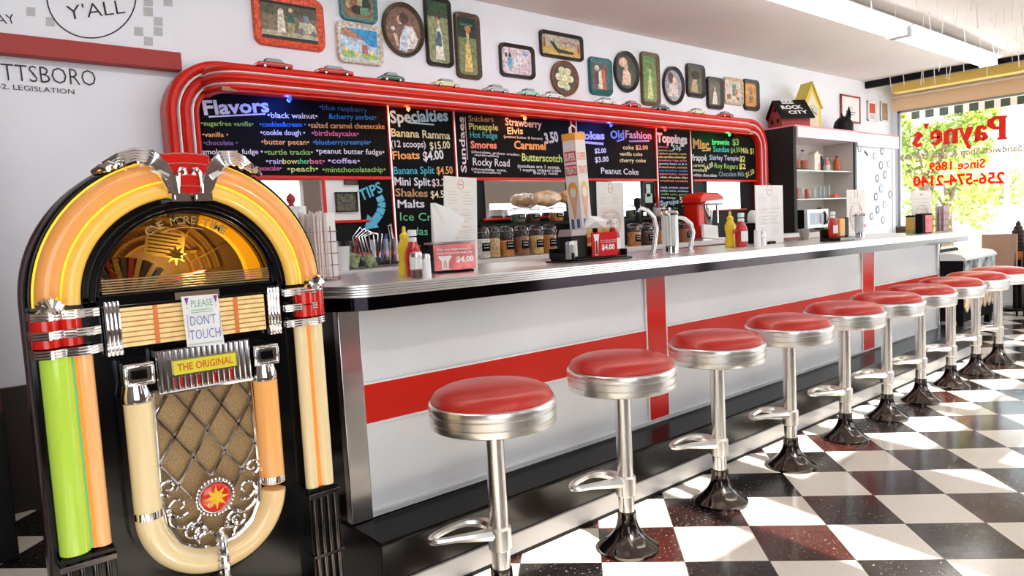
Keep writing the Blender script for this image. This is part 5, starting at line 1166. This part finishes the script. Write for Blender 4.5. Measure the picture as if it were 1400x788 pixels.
# tall cone box
p=Vector((2.93,2.86,topz(2.9))); t=thing('cone_box','tall orange and white box of ice cream cones reading SUPER TREATS','box',tuple(p),rz=.12)
bx=C('box_white',(.80,.74,.70),.45); bo=C('box_orange',(.85,.38,.04),.45); br_=C('box_red',(.62,.05,.03),.45); bp_=C('box_peach',(.80,.42,.24),.45); bbl=C('box_blue',(.03,.12,.35),.45)
m=MB(); m.T=Matrix.Rotation(-.07,4,'Y'); m.use(bx); m.box(-.045,.045,-.045,.045,.0,.66); m.use(bo); m.box(-.047,.047,-.047,.047,.66,.70); m.build('carton',None,t)
def ts(l1_,l2_,face):
    m=MB(); base=Matrix.Rotation(-.07,4,'Y')
    T=base@Matrix.Translation((0,0,0)) if face=='f' else base@Matrix.Rotation(-PI/2,4,'Z')
    m.T=T; y=-.046; w_=.040
    m.use(br_ if face!='f' else bx); 
    for k in range(2): 
        m.use(br_ if face=='s' else bx); m.box(-w_,w_,y,y+.001,.54-.075*k,.60-.075*k)
        m.use(bx if face=='s' else C('box_coral',(.85,.25,.15),.45)); m.text((l1_,l2_)[k],(0,y-.0008,.55-.075*k),(1,0,0),(0,0,1),.04,.074,bold=.03,align='c')
    m.use(bo if face=='s' else C('box_gold',(.85,.55,.12),.45)); m.add([(.034*cos(a),y-.0004,.38+.05*sin(a)) for a in [2*PI*i/20 for i in range(20)]],[tuple(range(20))])
    m.use(bp_); m.prism([(-.03,.35),(.03,.35),(.004,.22),(-.004,.22)],y-.0007,y-.0004)
    m.use(bx); m.add([(.022*cos(a),y-.001,.37+.028*sin(a)) for a in [2*PI*i/16 for i in range(16)]],[tuple(range(16))])
    m.use(bbl); m.box(-.03,-.01,y-.001,y,.16,.22); m.box(.01,.03,y-.001,y,.17,.22); m.use(br_); m.box(-.04,.04,y-.001,y,.08,.11)
    m.build('front_print' if face=='f' else 'side_print',None,t,flat=True)
ts('SUPER','TREATS','f'); ts('SUPER','TREATS','s')
m=MB().use(bx); m.T=Matrix.Rotation(-.07,4,'Y'); m.tube([(-.03,-.0,.70),(-.028,0,.73),(0,0,.745),(.028,0,.73),(.03,0,.70)],.005,6); m.build('handle',None,t)
# soda taps
def tap(label,px_,py_,h,flip=1):
    p=place(px_,py_); t=thing('soda_tap',label,'tap',(p.x,p.y,p.z),rz=-.7,group='curved soda fountain taps')
    m=MB().use(steel); m.lathe([(.028,0),(.028,.006),(.016,.012)],20); m.tube([(0,0,.005),(.012,0,h*.3),(.022,0,h*.55),(.012,0,h*.8),(-.02,0,h*.95),(-.05,0,h),(-.07,0,h*.985),(-.075,0,h*.93)],[.014,.0135,.013,.0125,.0115,.0105,.0105,.010],14); m.build('gooseneck',None,t)
    return t
t=tap('left curved steel soda tap with a black handle',893,349,.255)
m=MB().use(blackm); m.lathe([(.014,.20),(.016,.235),(.010,.25),(.009,.27),(.02,.30),(.018,.33),(.002,.335)],14,(-.075,0,-.02)); m.build('tap_handle',None,t)
tap('right curved steel soda tap, right of the straw dispenser',943,345,.20)
# straw dispensers
def strawd(label,px_,py_,h,r,grp):
    p=place(px_,py_); t=thing('straw_dispenser',label,'straw dispenser',tuple(p),group='glass straw dispensers')
    m=MB().use(clear); m.lathe([(r*1.15,0),(r*1.2,.008),(r*1.0,.02),(r,.03),(r,h*.9),(r*.96,h*.9),(r*.96,.03)],24); m.build('glass_tube',None,t)
    m=MB().use(chrome); m.lathe([(r*1.05,h*.88),(r*1.08,h*.92),(r*.9,h*.97),(r*.25,h),(.006,h*1.0),(.006,h*1.04),(.001,h*1.05)],24); m.build('lid',None,t)
    m=MB().use(chrome); m.lathe([(r*.9,.008),(r*.9,.045),(.004,.05),(.004,h*.97)],16); m.build('lift_rod',None,t)
    m=MB().use(paper); m.tube([(0,0,.052),(0,0,h*.87)],r*.135,6); s=m.build('wrapped_straw'); k=0
    for ring,nn in ((.84,18),(.5,8)):
        for i in range(nn):
            a=2*PI*i/nn; o=s if k==0 else s.copy()
            if k: COL.objects.link(o)
            k+=1; o.location=(p.x+r*ring*cos(a),p.y+r*ring*sin(a),p.z); tag(o,grp[1],'straw',grp[0])
strawd('large glass straw dispenser with a chrome lid between the two taps',917,349,.24,.045,('straws in the large dispenser','white wrapped straw inside the large glass dispenser between the taps'))
strawd('smaller glass straw dispenser with a red word, right of the condiment holder by the microwave',1176,327,.19,.036,('straws in the smaller dispenser','white wrapped straw inside the smaller glass dispenser'))
p=place(1176,327); m=MB().use(red); m.T=Matrix.Translation(p); m.text('STRAWS',(-.006,-.0375,.085),(cos(-.6),sin(-.6)*0,0),(0,0,1),.02,.05,bold=.03,align='c'); m.T=None
o_=m.build('lettering',None,None,flat=True); 
_par=[x for x in D.objects if x.get('label','').startswith('smaller glass straw dispenser')][0]; o_.parent=_par; o_.location=-_par.location
# right group
squeeze('yellow mustard bottle right of the taps, beside the far ketchup bottle',999,338,1.15); ketchup('ketchup bottle beside the mustard bottle right of the taps',1014,338,1.2)
shaker('tall plain white shaker in front of the white napkin dispenser',1036,338,.11,.022,white,white); shaker('steel shaker beside the tall white shaker near the bright menu card',1043,337,.10,.018,steel,steel)
p=place(1035,333); t=thing('napkin_dispenser','black and white napkin dispenser behind the tall white shaker','dispenser',(p.x,p.y+.02,p.z),group='napkin dispensers')
m=MB().use(blackm); m.box(-.075,.075,-.05,.05,0,.15); m.build('body',None,t,bevel=.005)
m=MB().use(paper); m.box(-.02,.075,-.056,-.052,.01,.148); m.build('front_card',None,t)
m=MB().use(steel); m.box(-.085,.085,-.06,.055,.15,.155); m.build('top_plate',None,t,bevel=.002)
m=MB().use(paper); m.lathe([(.03,0),(.038,.02),(.034,.06),(.018,.085),(.002,.09)],12); o=m.build('paper_napkin'); o.location=(p.x-.02,p.y+.02,p.z+.155); tag(o,'rounded white napkin sticking out of the black and white dispenser','napkin')
# grey clip and black base items
p=place(1100,329); m=MB().use(C('grey_rubber',(.28,.27,.24),.5)); m.lathe([(.02,0),(.026,.01),(.036,.05),(.032,.085),(.024,.09)],18); m.use(steel); m.tube([(-.05,-.03,.006),(-.02,-.0,.012),(.0,.0,.03)],.006,6); m.tube([(-.06,.02,.006),(-.02,.01,.012),(.01,.0,.03)],.006,6); o=m.build('bar_pourer'); o.location=p; tag(o,'small grey tumbler with metal clips in front of the microwave','tumbler')
# microwave on the back counter
p=atY(1112,322,3.78); t=thing('microwave','small white microwave oven with a black side left of the menu card','microwave',(7.38,3.95,1.09))
mw=Vector((atY(1103,320,3.8).x,3.8,0)); x0=atY(1104,300,3.8).x; x1=atY(1133,300,3.8).x; t.location=((x0+x1)/2,3.97,1.10); hw=(x1-x0)/2
zt=atY(1118,286,3.8).z-1.10
m=MB().use(white); m.box(-hw,hw,-.17,-.13,0,zt); m.use(blackm); m.box(-hw,hw,-.13,.12,0,zt); m.build('body',None,t,bevel=.006)
m=MB().use(C('micro_window',(.30,.36,.45),.15)); m.box(-hw*.75,hw*.25,-.173,-.165,zt*.2,zt*.8); m.use(C('micro_pink',(.6,.35,.4),.2)); m.box(-hw*.4,-hw*.1,-.174,-.17,zt*.35,zt*.6); m.build('door_window',None,t)
m=MB().use(blackm); m.tube([(hw*.55,-.175,zt*.82),(hw*.4,-.2,zt*.7),(hw*.4,-.2,zt*.3),(hw*.55,-.175,zt*.2)],.012,8); m.use(chrome); m.tube([(hw*.7,-.178,zt*.75),(hw*.62,-.2,zt*.5),(hw*.7,-.178,zt*.22)],.014,8); m.build('door_handle',None,t)
# ================================================================= BLACK SIDED SHELF CABINET
X0=7.03; X1=8.47; YF=3.78
cb=thing('display_cabinet','open white display cabinet with a tall black side panel and pale pink top','cabinet',(0,0,0))
m=MB().use(C('cabinet_black',(.006,.005,.006),.7)); m.box(X0,X0+.06,YF,4.19,0,2.17); m.build('side_panel',None,cb)
m=MB().use(C('cabinet_dark_edge',(.01,.03,.025),.5)); m.box(X1-.045,X1,YF,YF+.02,1.02,2.06); m.build('front_edge',None,cb); m=MB().use(C('cabinet_inside',(.62,.54,.50),.5)); m.box(X1-.045,X1,YF+.02,4.19,1.02,2.06); m.build('side_panel',None,cb)
m=MB().use(C('cabinet_inside',(.62,.54,.50),.5)); m.box(X0+.06,X1,4.15,4.19,1.0,2.17); m.box(X0+.06,X1,YF,4.19,1.0,1.06); m.build('back_panel',None,cb)
m=MB().use(C('fascia_pink',(.80,.66,.70),.35)); m.box(X0+.06,X1+.0,YF-.02,4.19,2.06,2.17); m.use(C('top_pink',(.72,.25,.32),.3)); m.box(X0-.0,X1,YF-.02,4.19,2.17,2.185); m.build('top_board',None,cb)
m=MB().use(C('lower_cabinet',(.6,.56,.55),.4)); m.box(X0+.06,X1,YF,4.19,0,.96); m.build('base_cabinet',None,cb)
m=MB().use(alu)
for x_ in (X0+.35,): m.box(x_,x_+.03,4.13,4.15,1.06,2.06)
m.build('shelf_standard',None,cb)
SZ=[atY(1120,235,3.95).z,atY(1120,272,3.95).z]
for z in SZ:
    m=MB().use(C('glass_shelf',(.55,.68,.62),.1,coat=.5)); m.box(X0+.06,X1-.05,YF+.04,4.15,z-.012,z); m.build('glass_shelf',None,cb)
def bottle(label,px_,Y,z,h,r,body,lab=None,cap=None,nm='liquor_bottle',cat='bottle',grp='bottles on the upper glass shelf'):
    p=atY(px_,240,Y); t=thing(nm,label,cat,(p.x,Y,z),group=grp)
    m=MB().use(body); m.lathe([(r*.9,0),(r,.006),(r,h*.62),(r*.8,h*.72),(r*.3,h*.82),(r*.28,h*.95)],16); m.build('bottle_body',None,t)
    m=MB().use(cap or redm); m.lathe([(r*.33,h*.93),(r*.33,h*1.0),(.001,h*1.005)],12); m.build('cap',None,t)
    if lab: m=MB().use(lab); m.lathe([(r*1.02,h*.12),(r*1.02,h*.5)],16); m.build('label',None,t)
    return t
lb=C('label_cream',(.75,.68,.6),.5); bgl=clear; dkb=C('dark_bottle',(.015,.01,.01),.15); amb=C('amber_bottle',(.5,.10,.04),.15); pinkb=C('pink_bottle',(.7,.25,.22),.2); yb=C('pale_yellow_box',(.78,.72,.48),.5); lbrd=C('label_redbrown',(.35,.1,.06),.5)
z=SZ[0]
bottle('clear square shouldered bottle with a dark label, leftmost on the upper glass shelf',1087,3.95,z,.235,.055,bgl,lbrd); bottle('clear bottle with a brown label, second on the upper glass shelf',1098,3.95,z,.235,.055,bgl,lbrd)
p=atY(1113,230,3.95); m=MB().use(lb); m.box(-.065,.065,-.04,.04,0,.19); m.use(yb); m.prism([(-.065,.19),(.0,.225),(.065,.19)],-.04,.04); m.use(C('bag_orange',(.75,.3,.12),.5)); m.box(.02,.066,-.042,-.038,0,.09); o=m.build('coffee_bag',bevel=.006); o.location=(p.x,3.95,z); tag(o,'cream and yellow paper bag between bottles on the upper glass shelf','bag')
bottle('short black bottle on the upper glass shelf right of the paper bag',1123,3.93,z,.19,.035,dkb,None,paper); bottle('small pink bottle on the upper glass shelf',1131,3.95,z,.16,.03,pinkb,lb,alu); bottle('orange red bottle with a black cap on the upper glass shelf',1144,3.93,z,.185,.04,amb,None,blackm); bottle('slim clear bottle, rightmost on the upper glass shelf',1153,3.95,z,.19,.03,bgl,lb,alu); bottle('slim pale bottle between the pink and orange bottles',1137,3.99,z,.17,.022,bgl,lb,alu)
z=SZ[1]
def cupthing(label,px_,h,r,mm,grp='glasses on the lower glass shelf'):
    p=atY(px_,270,3.95); m=MB().use(mm); m.lathe([(r*.8,0),(r,h*.1),(r,h),(r*.92,h),(r*.9,h*.1),(r*.5,h*.06)],16); o=m.build('drinking_glass'); o.location=(p.x,3.95,z); tag(o,label,'glass',grp)
cupthing('red glass jar at the left end of the lower glass shelf',1087,.125,.045,C('red_glass',(.4,.02,.02),.1)); cupthing('clear glass beside the red jar on the lower shelf',1096,.12,.03,clear); cupthing('orange tinted glass on the lower shelf',1104,.11,.03,C('coral_glass',(.65,.15,.1),.1)); cupthing('wide clear glass at the middle of the lower shelf',1111,.12,.045,clear)
for i,x in enumerate((1120,1125,1132)): cupthing(['tall clear glass, left of three on the lower shelf','tall clear glass, middle of three on the lower shelf','tallest clear glass, right of three on the lower shelf'][i],x,.14+.02*(i==2),.026,clear)
p=atY(1141,270,3.95); m=MB().use(C('coral_box',(.75,.16,.10),.4)); m.box(-.07,.07,-.04,.04,0,.05); o=m.build('small_box',bevel=.004); o.location=(p.x,3.95,z); tag(o,'small flat red box at the right end of the lower glass shelf','box')
# items behind microwave
p=atY(1135,295,3.92); m=MB().use(blackm); m.tube([(0,.01+.0*k,.11+.10*sin(a)) if False else (.055*cos(a),.0,.13+.11*sin(a)) for k,a in enumerate([2*PI*i/28 for i in range(28)])],.02,8,closed=True); m.lathe([(.06,0),(.05,.02)],16); o=m.build('ring_stand'); o.location=(p.x,4.05,1.07); tag(o,'black ring shaped stand behind the microwave','stand')
# top of cabinet
p=atY(1073,168,3.98); t=thing('birdhouse','red wooden birdhouse with a black roof painted in white letters, on top of the cabinet','birdhouse',(7.32,3.98,2.185),rz=-.55)
m=MB().use(C('birdhouse_red',(.40,.03,.025),.5)); m.add([(-.16,-.14,0),(-.16,.14,0),(-.16,.14,.13),(-.16,0,.29),(-.16,-.14,.13),(.16,-.14,0),(.16,.14,0),(.16,.14,.13),(.16,0,.29),(.16,-.14,.13)],[(0,4,3,2,1),(5,6,7,8,9),(0,1,6,5),(0,5,9,4),(1,2,7,6),(4,9,8,3),(2,3,8,7)]); m.build('house_body',None,t)
m=MB().use(blackm); 
for sg in (-1,1): m.add([(x,sg*y,z) for x in (-.19,.19) for y,z in ((0,.305),(.185,.095),(.185,.08),(0,.29))],[(0,1,2,3),(7,6,5,4),(0,4,5,1),(1,5,6,2),(2,6,7,3),(3,7,4,0)])
m.build('roof',None,t)
m=MB().use(blackm)
for y_,z_ in ((-.06,.08),(.06,.08),(.0,.2)): m.T=Matrix.Translation((-.161,y_,z_))@Matrix.Rotation(PI/2,4,'Y'); m.lathe([(.024,-.004),(.024,.004)],12)
m.T=None; m.build('entry_hole',None,t)
m=MB().use(paper); d_=Vector((0,-.185,-.21)).normalized()
m.text('SEE',(-.10,-.04,.262),(1,0,0),tuple(-d_),.055,.14,bold=.04); m.text('ROCK',(-.13,-.098,.197),(1,0,0),tuple(-d_),.055,.24,bold=.04); m.text('CITY',(-.08,-.150,.137),(1,0,0),tuple(-d_),.05,.22,bold=.04)
m.build('roof_lettering',None,t,flat=True)
m=MB()
p=atY(1112,172,3.95); t=thing('wall_clock','tall yellow wooden birdhouse shaped clock standing on the cabinet','clock',(p.x-.05,3.98,2.185),rz=-.35)
yl=C('clock_yellow',(.72,.52,.06),.45); hp=[(-.12,0),(.12,0),(.12,.26),(.0,.50),(-.12,.26)]
m=MB().use(yl); m.prism(hp,-.06,.10); m.build('case',None,t)
m=MB().use(yl); 
for sg in (-1,1): m.prism([(sg*.145,.235),(sg*.12,.25),(0,.505),(0,.53)],-.075,.11)
m.build('gable_trim',None,t)
m=MB().use(C('dial_cream',(.72,.66,.45),.5)); m.prism([(-.085,.02),(.085,.02),(.085,.25),(0,.42),(-.085,.25)],-.063,-.058); m.use(C('dial_grey',(.55,.52,.42),.5)); m.T=Matrix.Translation((0,-.065,.2))@Matrix.Rotation(PI/2,4,'X'); m.lathe([(.075,-.003),(.075,.003)],28); m.T=None; m.build('dial',None,t)
m=MB().use(ink); m.tube([(0,-.07,.2),(.05,-.07,.17)],.004,5); m.tube([(0,-.07,.2),(-.015,-.07,.235)],.004,5); m.build('clock_hand',None,[c for c in kids(t) if c.name.startswith('dial')][0])
p=atY(1153,176,3.95); t=thing('animal_figurine','black animal figurine with one pointed ear and a tan muzzle on the cabinet top','figurine',(p.x,3.95,2.185))
m=MB().use(blackm); vs=[];n=16
m.lathe([(.07,0),(.105,.03),(.11,.09),(.095,.14),(.06,.18),(.02,.20),(.001,.202)],20); m.tube([(.05,-.02,.15),(.075,-.03,.22),(.085,-.03,.32)],[.04,.032,.002],8); m.tube([(-.04,-.02,.15),(-.05,-.0,.24)],[.03,.002],8); m.build('body',None,t)
m=MB().use(C('muzzle_tan',(.62,.35,.2),.5)); m.lathe([(.001,0),(.03,.006),(.035,.03),(.02,.055),(.001,.06)],12,(.095,-.05,.0)); m.tube([(.1,-.06,.025),(.17,-.07,.03)],[.012,.004],8); m.build('muzzle',None,t)
# tall white cabinet with round stickers
cw=thing('tall_cabinet','tall white cabinet covered with round paper stickers beside the street window','cabinet',(0,0,0))
m=MB().use(C('fridge_white',(.78,.79,.83),.3)); m.box(8.49,9.60,3.80,4.19,0.0,2.02); m.build('body',None,cw,bevel=.006)
m=MB().use(C('fridge_header',(.80,.76,.82),.3)); m.box(8.49,9.64,3.77,4.19,2.02,2.17); m.use(C('top_pink',(.72,.25,.32),.3)); m.box(8.49,9.64,3.77,4.19,2.17,2.185); m.build('header',None,cw,bevel=.004)
m=MB().use(alu); m.box(9.5,9.515,3.79,3.80,.95,2.0); m.build('edge_strip',None,cw)
spots=[(1175,203,5.5),(1196,213,5),(1206,207,5),(1204.5,226,6),(1215,224,5),(1199.5,244,5.5),(1210,239,5.5),(1205,258,6),(1197.5,269,5.5),(1217,266,5.5),(1209.5,280,5.5),(1200,287,5.5),(1192,296,5),(1207.5,301,5.5)]
stl=['dark ringed round sticker at the top left of the tall white cabinet','pale round sticker in the top row, left of two','pale round sticker in the top row, right of two','darkest ringed round sticker, upper middle of the cabinet','round sticker at the right edge, level with the darkest ringed one','round sticker directly below and left of the darkest ringed one','round sticker directly below and right of the darkest ringed one','dark blue ringed sticker at the middle of the cabinet','round sticker just left below the middle one','round sticker at the right edge, below middle height','round sticker right of centre in the second lowest rows','round sticker left of centre in the second lowest rows','lowest round sticker at the left edge, half behind the menu card','bottommost round sticker of the tall white cabinet']
blu=[C('ring_blue',(.12,.20,.36),.5),C('ring_grey',(.28,.28,.32),.5),C('ring_pale',(.42,.52,.68),.5)]; sfirst=None
for i,(x,y,r) in enumerate(spots):
    p=atY(x,y,3.797); R__=(atY(x,y-r,3.797)-p).z
    t=thing('paper_sticker',stl[i],'sticker',tuple(p),group='round stickers on the tall white cabinet')
    m=MB().use(blu[(i*7+1)%3] if i not in (0,3) else blu[1]); m.ann(0,0,R__*.66,R__,0,360,-.002,0,24); m.build('ring',None,t)
    m=MB().use(paper); m.add([(R__*.66*cos(a),-.001,R__*.66*sin(a)) for a in [2*PI*k/20 for k in range(20)]],[tuple(range(20))]); m.build('centre',None,t,flat=True)
p=atY(1184,209,3.797); m=MB().use(ink); m.T=Matrix.Translation((p.x,3.798,p.z)); m.prism([(-.05,0),(-.02,.03),(.0,.01),(.04,-.01),(.05,-.04),(.02,-.03),(-.02,.0)],-.002,0); tag(m.build('magnet'),'small dark squiggly magnet at the top of the tall white cabinet','magnet')
# dark back wall ledge near the window
m=MB().use(C('ledge_brown',(.12,.07,.05),.5)); m.box(9.66,10.48,3.7,4.19,.0,1.03); m.build('x') if False else None
sb=thing('side_counter','dark brown low counter behind the diner counter near the window','counter',(0,0,0)); m.build('body',None,sb); 
# right end of the counter
condiment=place(1147,330)
t=thing('condiment_caddy','small black condiment holder beside the smaller straw dispenser','caddy',tuple(condiment)); m=MB().use(black); m.box(-.13,.09,-.07,.07,0,.03); m.box(-.13,.09,.055,.07,.03,.09); m.build('tray',None,t,bevel=.004)
cx,cy,cz=condiment
o=ketchup('ketchup bottle in the small black condiment holder by the microwave',1140,328,.95); o.location=(cx-.085,cy,cz+.03)
m=MB().use(C('orange_carton',(.80,.36,.05),.4)); m.box(-.04,.04,-.03,.03,0,.125); o=m.build('sugar_box',bevel=.008); o.location=(cx-.005,cy,cz+.03); tag(o,'orange yellow packet box in the small black condiment holder','box')
m=MB().use(blackm); m.box(-.028,.028,-.03,.03,0,.13); o=m.build('black_canister',bevel=.008); o.location=(cx+.062,cy,cz+.03); tag(o,'black canister in the small black condiment holder','canister')
def onR(px_,X): return atX(px_,316,X)
XR=6.45
def at_right(px_,X): p=atX(px_,300,X); return Vector((X,p.y,topz(X)))
p=at_right(1245,6.35); dd=(p-CAM).dot(_F)/FPX
m=MB().use(C('sauce_gold',(.60,.36,.06),.35)); m.box(-.03,.03,-.03,.03,0,.14); m.use(blackm); m.box(-.032,.032,-.032,.032,.14,.155); m.use(C('sauce_green',(.3,.3,.08),.4)); m.box(-.0305,.0305,-.0305,.0305,.0,.04); o=m.build('sauce_carton',bevel=.004); o.location=p; tag(o,'gold and green carton left of the last menu card','carton',group='cartons at the far end of the counter')
p=at_right(1250,6.42); m=MB().use(C('sauce_brown',(.25,.12,.06),.35)); m.box(-.02,.02,-.02,.02,0,.14); o=m.build('sauce_carton',bevel=.004); o.location=p; tag(o,'slim brown carton beside the gold and green carton','carton',group='cartons at the far end of the counter')
p=at_right(1263,6.38); t=thing('napkin_dispenser','black dispenser with a pink card in front of the last menu card','dispenser',tuple(p),rz=-.4,group='napkin dispensers'); m=MB().use(blackm); m.box(-.055,.055,-.035,.035,0,.165); m.build('body',None,t,bevel=.006); m=MB().use(pink); m.box(-.025,.05,-.04,-.036,.01,.15); m.build('front_card',None,t)
# last menu
p=at_right(1260,6.55); t=thing('menu_card','white menu card near the far end of the counter in front of the window','menu',tuple(p),rz=-.2,group='menu cards standing on the counter')
m=MB().use(papercream); m.box(-.14,.14,-.002,.002,0,.36); m.build('card',None,t)
m=MB().use(emb); m.tube([(.085*cos(q),-.003,.15+.085*sin(q)) for q in [2*PI*i/28 for i in range(28)]],.0015,4,closed=True); m.box(-.02,.01,-.003,-.0022,.32,.335); m.use(mtx)
for k in range(9): m.box(-.1,.1,-.0028,-.0022,.29-.03*k,.2925-.03*k)
m.build('printing',None,t,flat=True)
p=at_right(1288,6.6); t=thing('wire_basket','small wire basket of upright paper straws at the far end of the counter','basket',tuple(p)); m=MB().use(cop); w=.06
for z_ in (.01,.06,.11,.16): m.tube([(a*w,b*w*.8,z_) for a,b in ((-1,-1),(1,-1),(1,1),(-1,1))],.0022,5,closed=True)
for a,b in ((-1,-1),(1,-1),(1,1),(-1,1),(0,-1),(0,1)): m.tube([(a*w,b*w*.8,0),(a*w,b*w*.8,.18)],.002,5)
m.box(-w,w,-w*.8,w*.8,.009,.012); m.build('wire_frame',None,t)
first=True
m=MB().use(C('straw_pinkish',(.68,.52,.56),.6)); m.tube([(0,0,0),(0,0,.21)],.006,6); s0=m.build('wrapped_straw')
for i in range(8):
    for j in range(3):
        o=s0 if first else s0.copy()
        if not first: COL.objects.link(o)
        first=False; o.location=(p.x-.046+.0132*i,p.y-.03+.03*j,p.z+.0125); tag(o,'paper straw standing in the small wire basket by the window','straw','straws in the far wire basket')
# ================================================================= BEYOND THE COUNTER
t=thing('dessert_case','white topped low case with a mottled front standing past the counter end','display case',(8.35,2.66,0))
m=MB().use(blackm); m.box(-.45,.45,-.16,.42,.1,.715); m.build('body',None,t)
m=MB().use(white); m.prism([(-.19,.715),(-.19,.74),(-.15,.775),(-.08,.79),(.42,.79),(.42,.715)],-.47,.47,'x'); m.build('rounded_top',None,t,bevel=.006)
m=MB().use(C('mottled_front',(.50,.52,.55),.2,noise=.8,nscale=9)); m.box(-.45,.45,-.175,-.16,.40,.715); m.build('front_panel',None,t)
m=MB().use(C('floral_cloth',(.80,.62,.42),.7,noise=.5,nscale=14)); 
for k in range(7): x_=-.42+.13*k; m.prism([(x_-.065,.40),(x_+.065,.40),(x_+.06,.26),(x_,.20),(x_-.06,.26)],-.19,-.175)
m.build('scalloped_cloth',None,t)
m=MB().use(blackm); 
for sx in (-.4,.4):
    for sy in (-.12,.36): m.box(sx-.025,sx+.025,sy-.025,sy+.025,0,.12)
m.build('feet',None,t)
m=MB().use(blackm); m.box(-.3,.22,-.12,.14,0,.03); m.use(steel); m.box(-.28,.2,-.11,.12,.03,.04); o=m.build('black_tray',bevel=.006); o.location=(8.3,2.86,.79); tag(o,'flat black tray on top of the low case past the counter end','tray')
for i,(dx,dy,cc_,hh) in enumerate(((-.2,0,'orange_plastic',.16),(-.05,.03,'red_gloss',.14),(.1,0,'blackm',.15))):
    m=MB().use(K.get(cc_,black)); m.lathe([(.03,0),(.032,hh*.7),(.015,hh*.85),(.015,hh)],12); o=m.build('small_bottle'); o.location=(8.3+dx,2.9+dy,.83); tag(o,['orange bottle on the black tray past the counter end','red bottle on the black tray past the counter end','black bottle on the black tray past the counter end'][i],'bottle')
def chair(label,loc,rz,backm,legm):
    t=thing('dining_chair',label,'chair',loc,rz=rz,group='chairs by the street window')
    m=MB().use(backm); n=8; P=[(-.2+.4*k/n,.19+.05*(1-((k/n*2-1)**2))) for k in range(n+1)]
    vs=[(x,y,z_) for z_ in (.52,.92) for x,y in P]+[(x,y+.015,z_) for z_ in (.52,.92) for x,y in P]; q=n+1
    m.add(vs,[(k,k+1,k+1+q,k+q) for k in range(n)]+[(k+1+2*q,k+2*q,k+3*q,k+1+3*q) for k in range(n)]+[(k+q,k+1+q,k+1+3*q,k+3*q) for k in range(n)]+[(k+1,k,k+2*q,k+1+2*q) for k in range(n)]+[(0,q,3*q,2*q),(q-1,3*q-1,4*q-1,2*q-1)]); m.build('backrest',None,t,bevel=.003)
    m=MB().use(backm if backm is not blackm else blackm); m.prism(superell(.42,.42,.05,4),.44,.47,'z'); m.build('seat',None,t,bevel=.005)
    for sx in (-.18,.18):
        for sy,top in ((-.18,.44),(.2,.9)):
            m=MB().use(legm); m.tube([(sx,sy+(.03 if sy>0 else -.02),0),(sx,sy,.44),(sx*.98,sy+(.02 if sy>0 else 0),top)],.012,8); m.build('leg',None,t)
    return t
chair('tan plywood backed chair beside the low case past the counter end',(9.15,2.66,0),-1.9,wood,blackm)
chair('black chair at the right edge of the picture under the window',(9.25,2.12,0),-1.2,black,blackm)
t=thing('dining_table','black topped table by the street window behind the far stools','table',(9.2,1.35,0)); m=MB().use(blackm); m.prism(superell(.75,.9,.05,4),.70,.735,'z'); m.build('tabletop',None,t,bevel=.004); m=MB().use(blackm); m.lathe([(.24,0),(.24,.02),(.04,.05),(.035,.70)],24); m.build('pedestal',None,t)
m=MB().use(C('booth_black',(.01,.009,.012),.35)); m.box(-.3,.3,-.8,.9,0.05,.45); m.box(.22,.34,-.8,.9,.45,.78); o=m.build('booth_bench',bevel=.03); o.location=(10.15,1.2,0); tag(o,'low black upholstered bench along the street window','bench')
p=atX(1392,344,9.9); t=thing('cone_ornament','dark ribbed cone shaped ornament on an orange base by the window','ornament',(9.9,p.y,p.z-.03))
m=MB().use(C('cone_dark',(.05,.02,.02),.5)); pr=[(.001,.02)]
for k in range(8): r=.15*(1-k/8.5); pr+=[(r,.04+.042*k),(r*1.08,.06+.042*k),(r*.8,.078+.042*k)]
pr.append((.001,.40)); m.lathe(pr,20); m.build('ribbed_cone',None,t)
m=MB().use(orange); m.lathe([(.11,-.06),(.15,-.03),(.16,.03),(.14,.04)],20); m.build('orange_base',None,t)
m=MB().use(blackm); m.box(-.04,.04,-.04,.04,-(p.z-.03),-.06); m.lathe([(.15,-(p.z-.03)),(.15,-(p.z-.05))],20); m.build('stand',None,t)
# dark red cabinet at the far left
m=MB().use(C('oxblood',(.09,.008,.008),.3)); m.box(-.6,.205,3.55,4.16,0,2.0); m.use(blackm); m.box(-.6,.207,3.53,3.55,0,.62); o=m.build('wall_cabinet',bevel=.006); tag(o,'dark oxblood cabinet at the left edge of the picture behind the jukebox','cabinet')
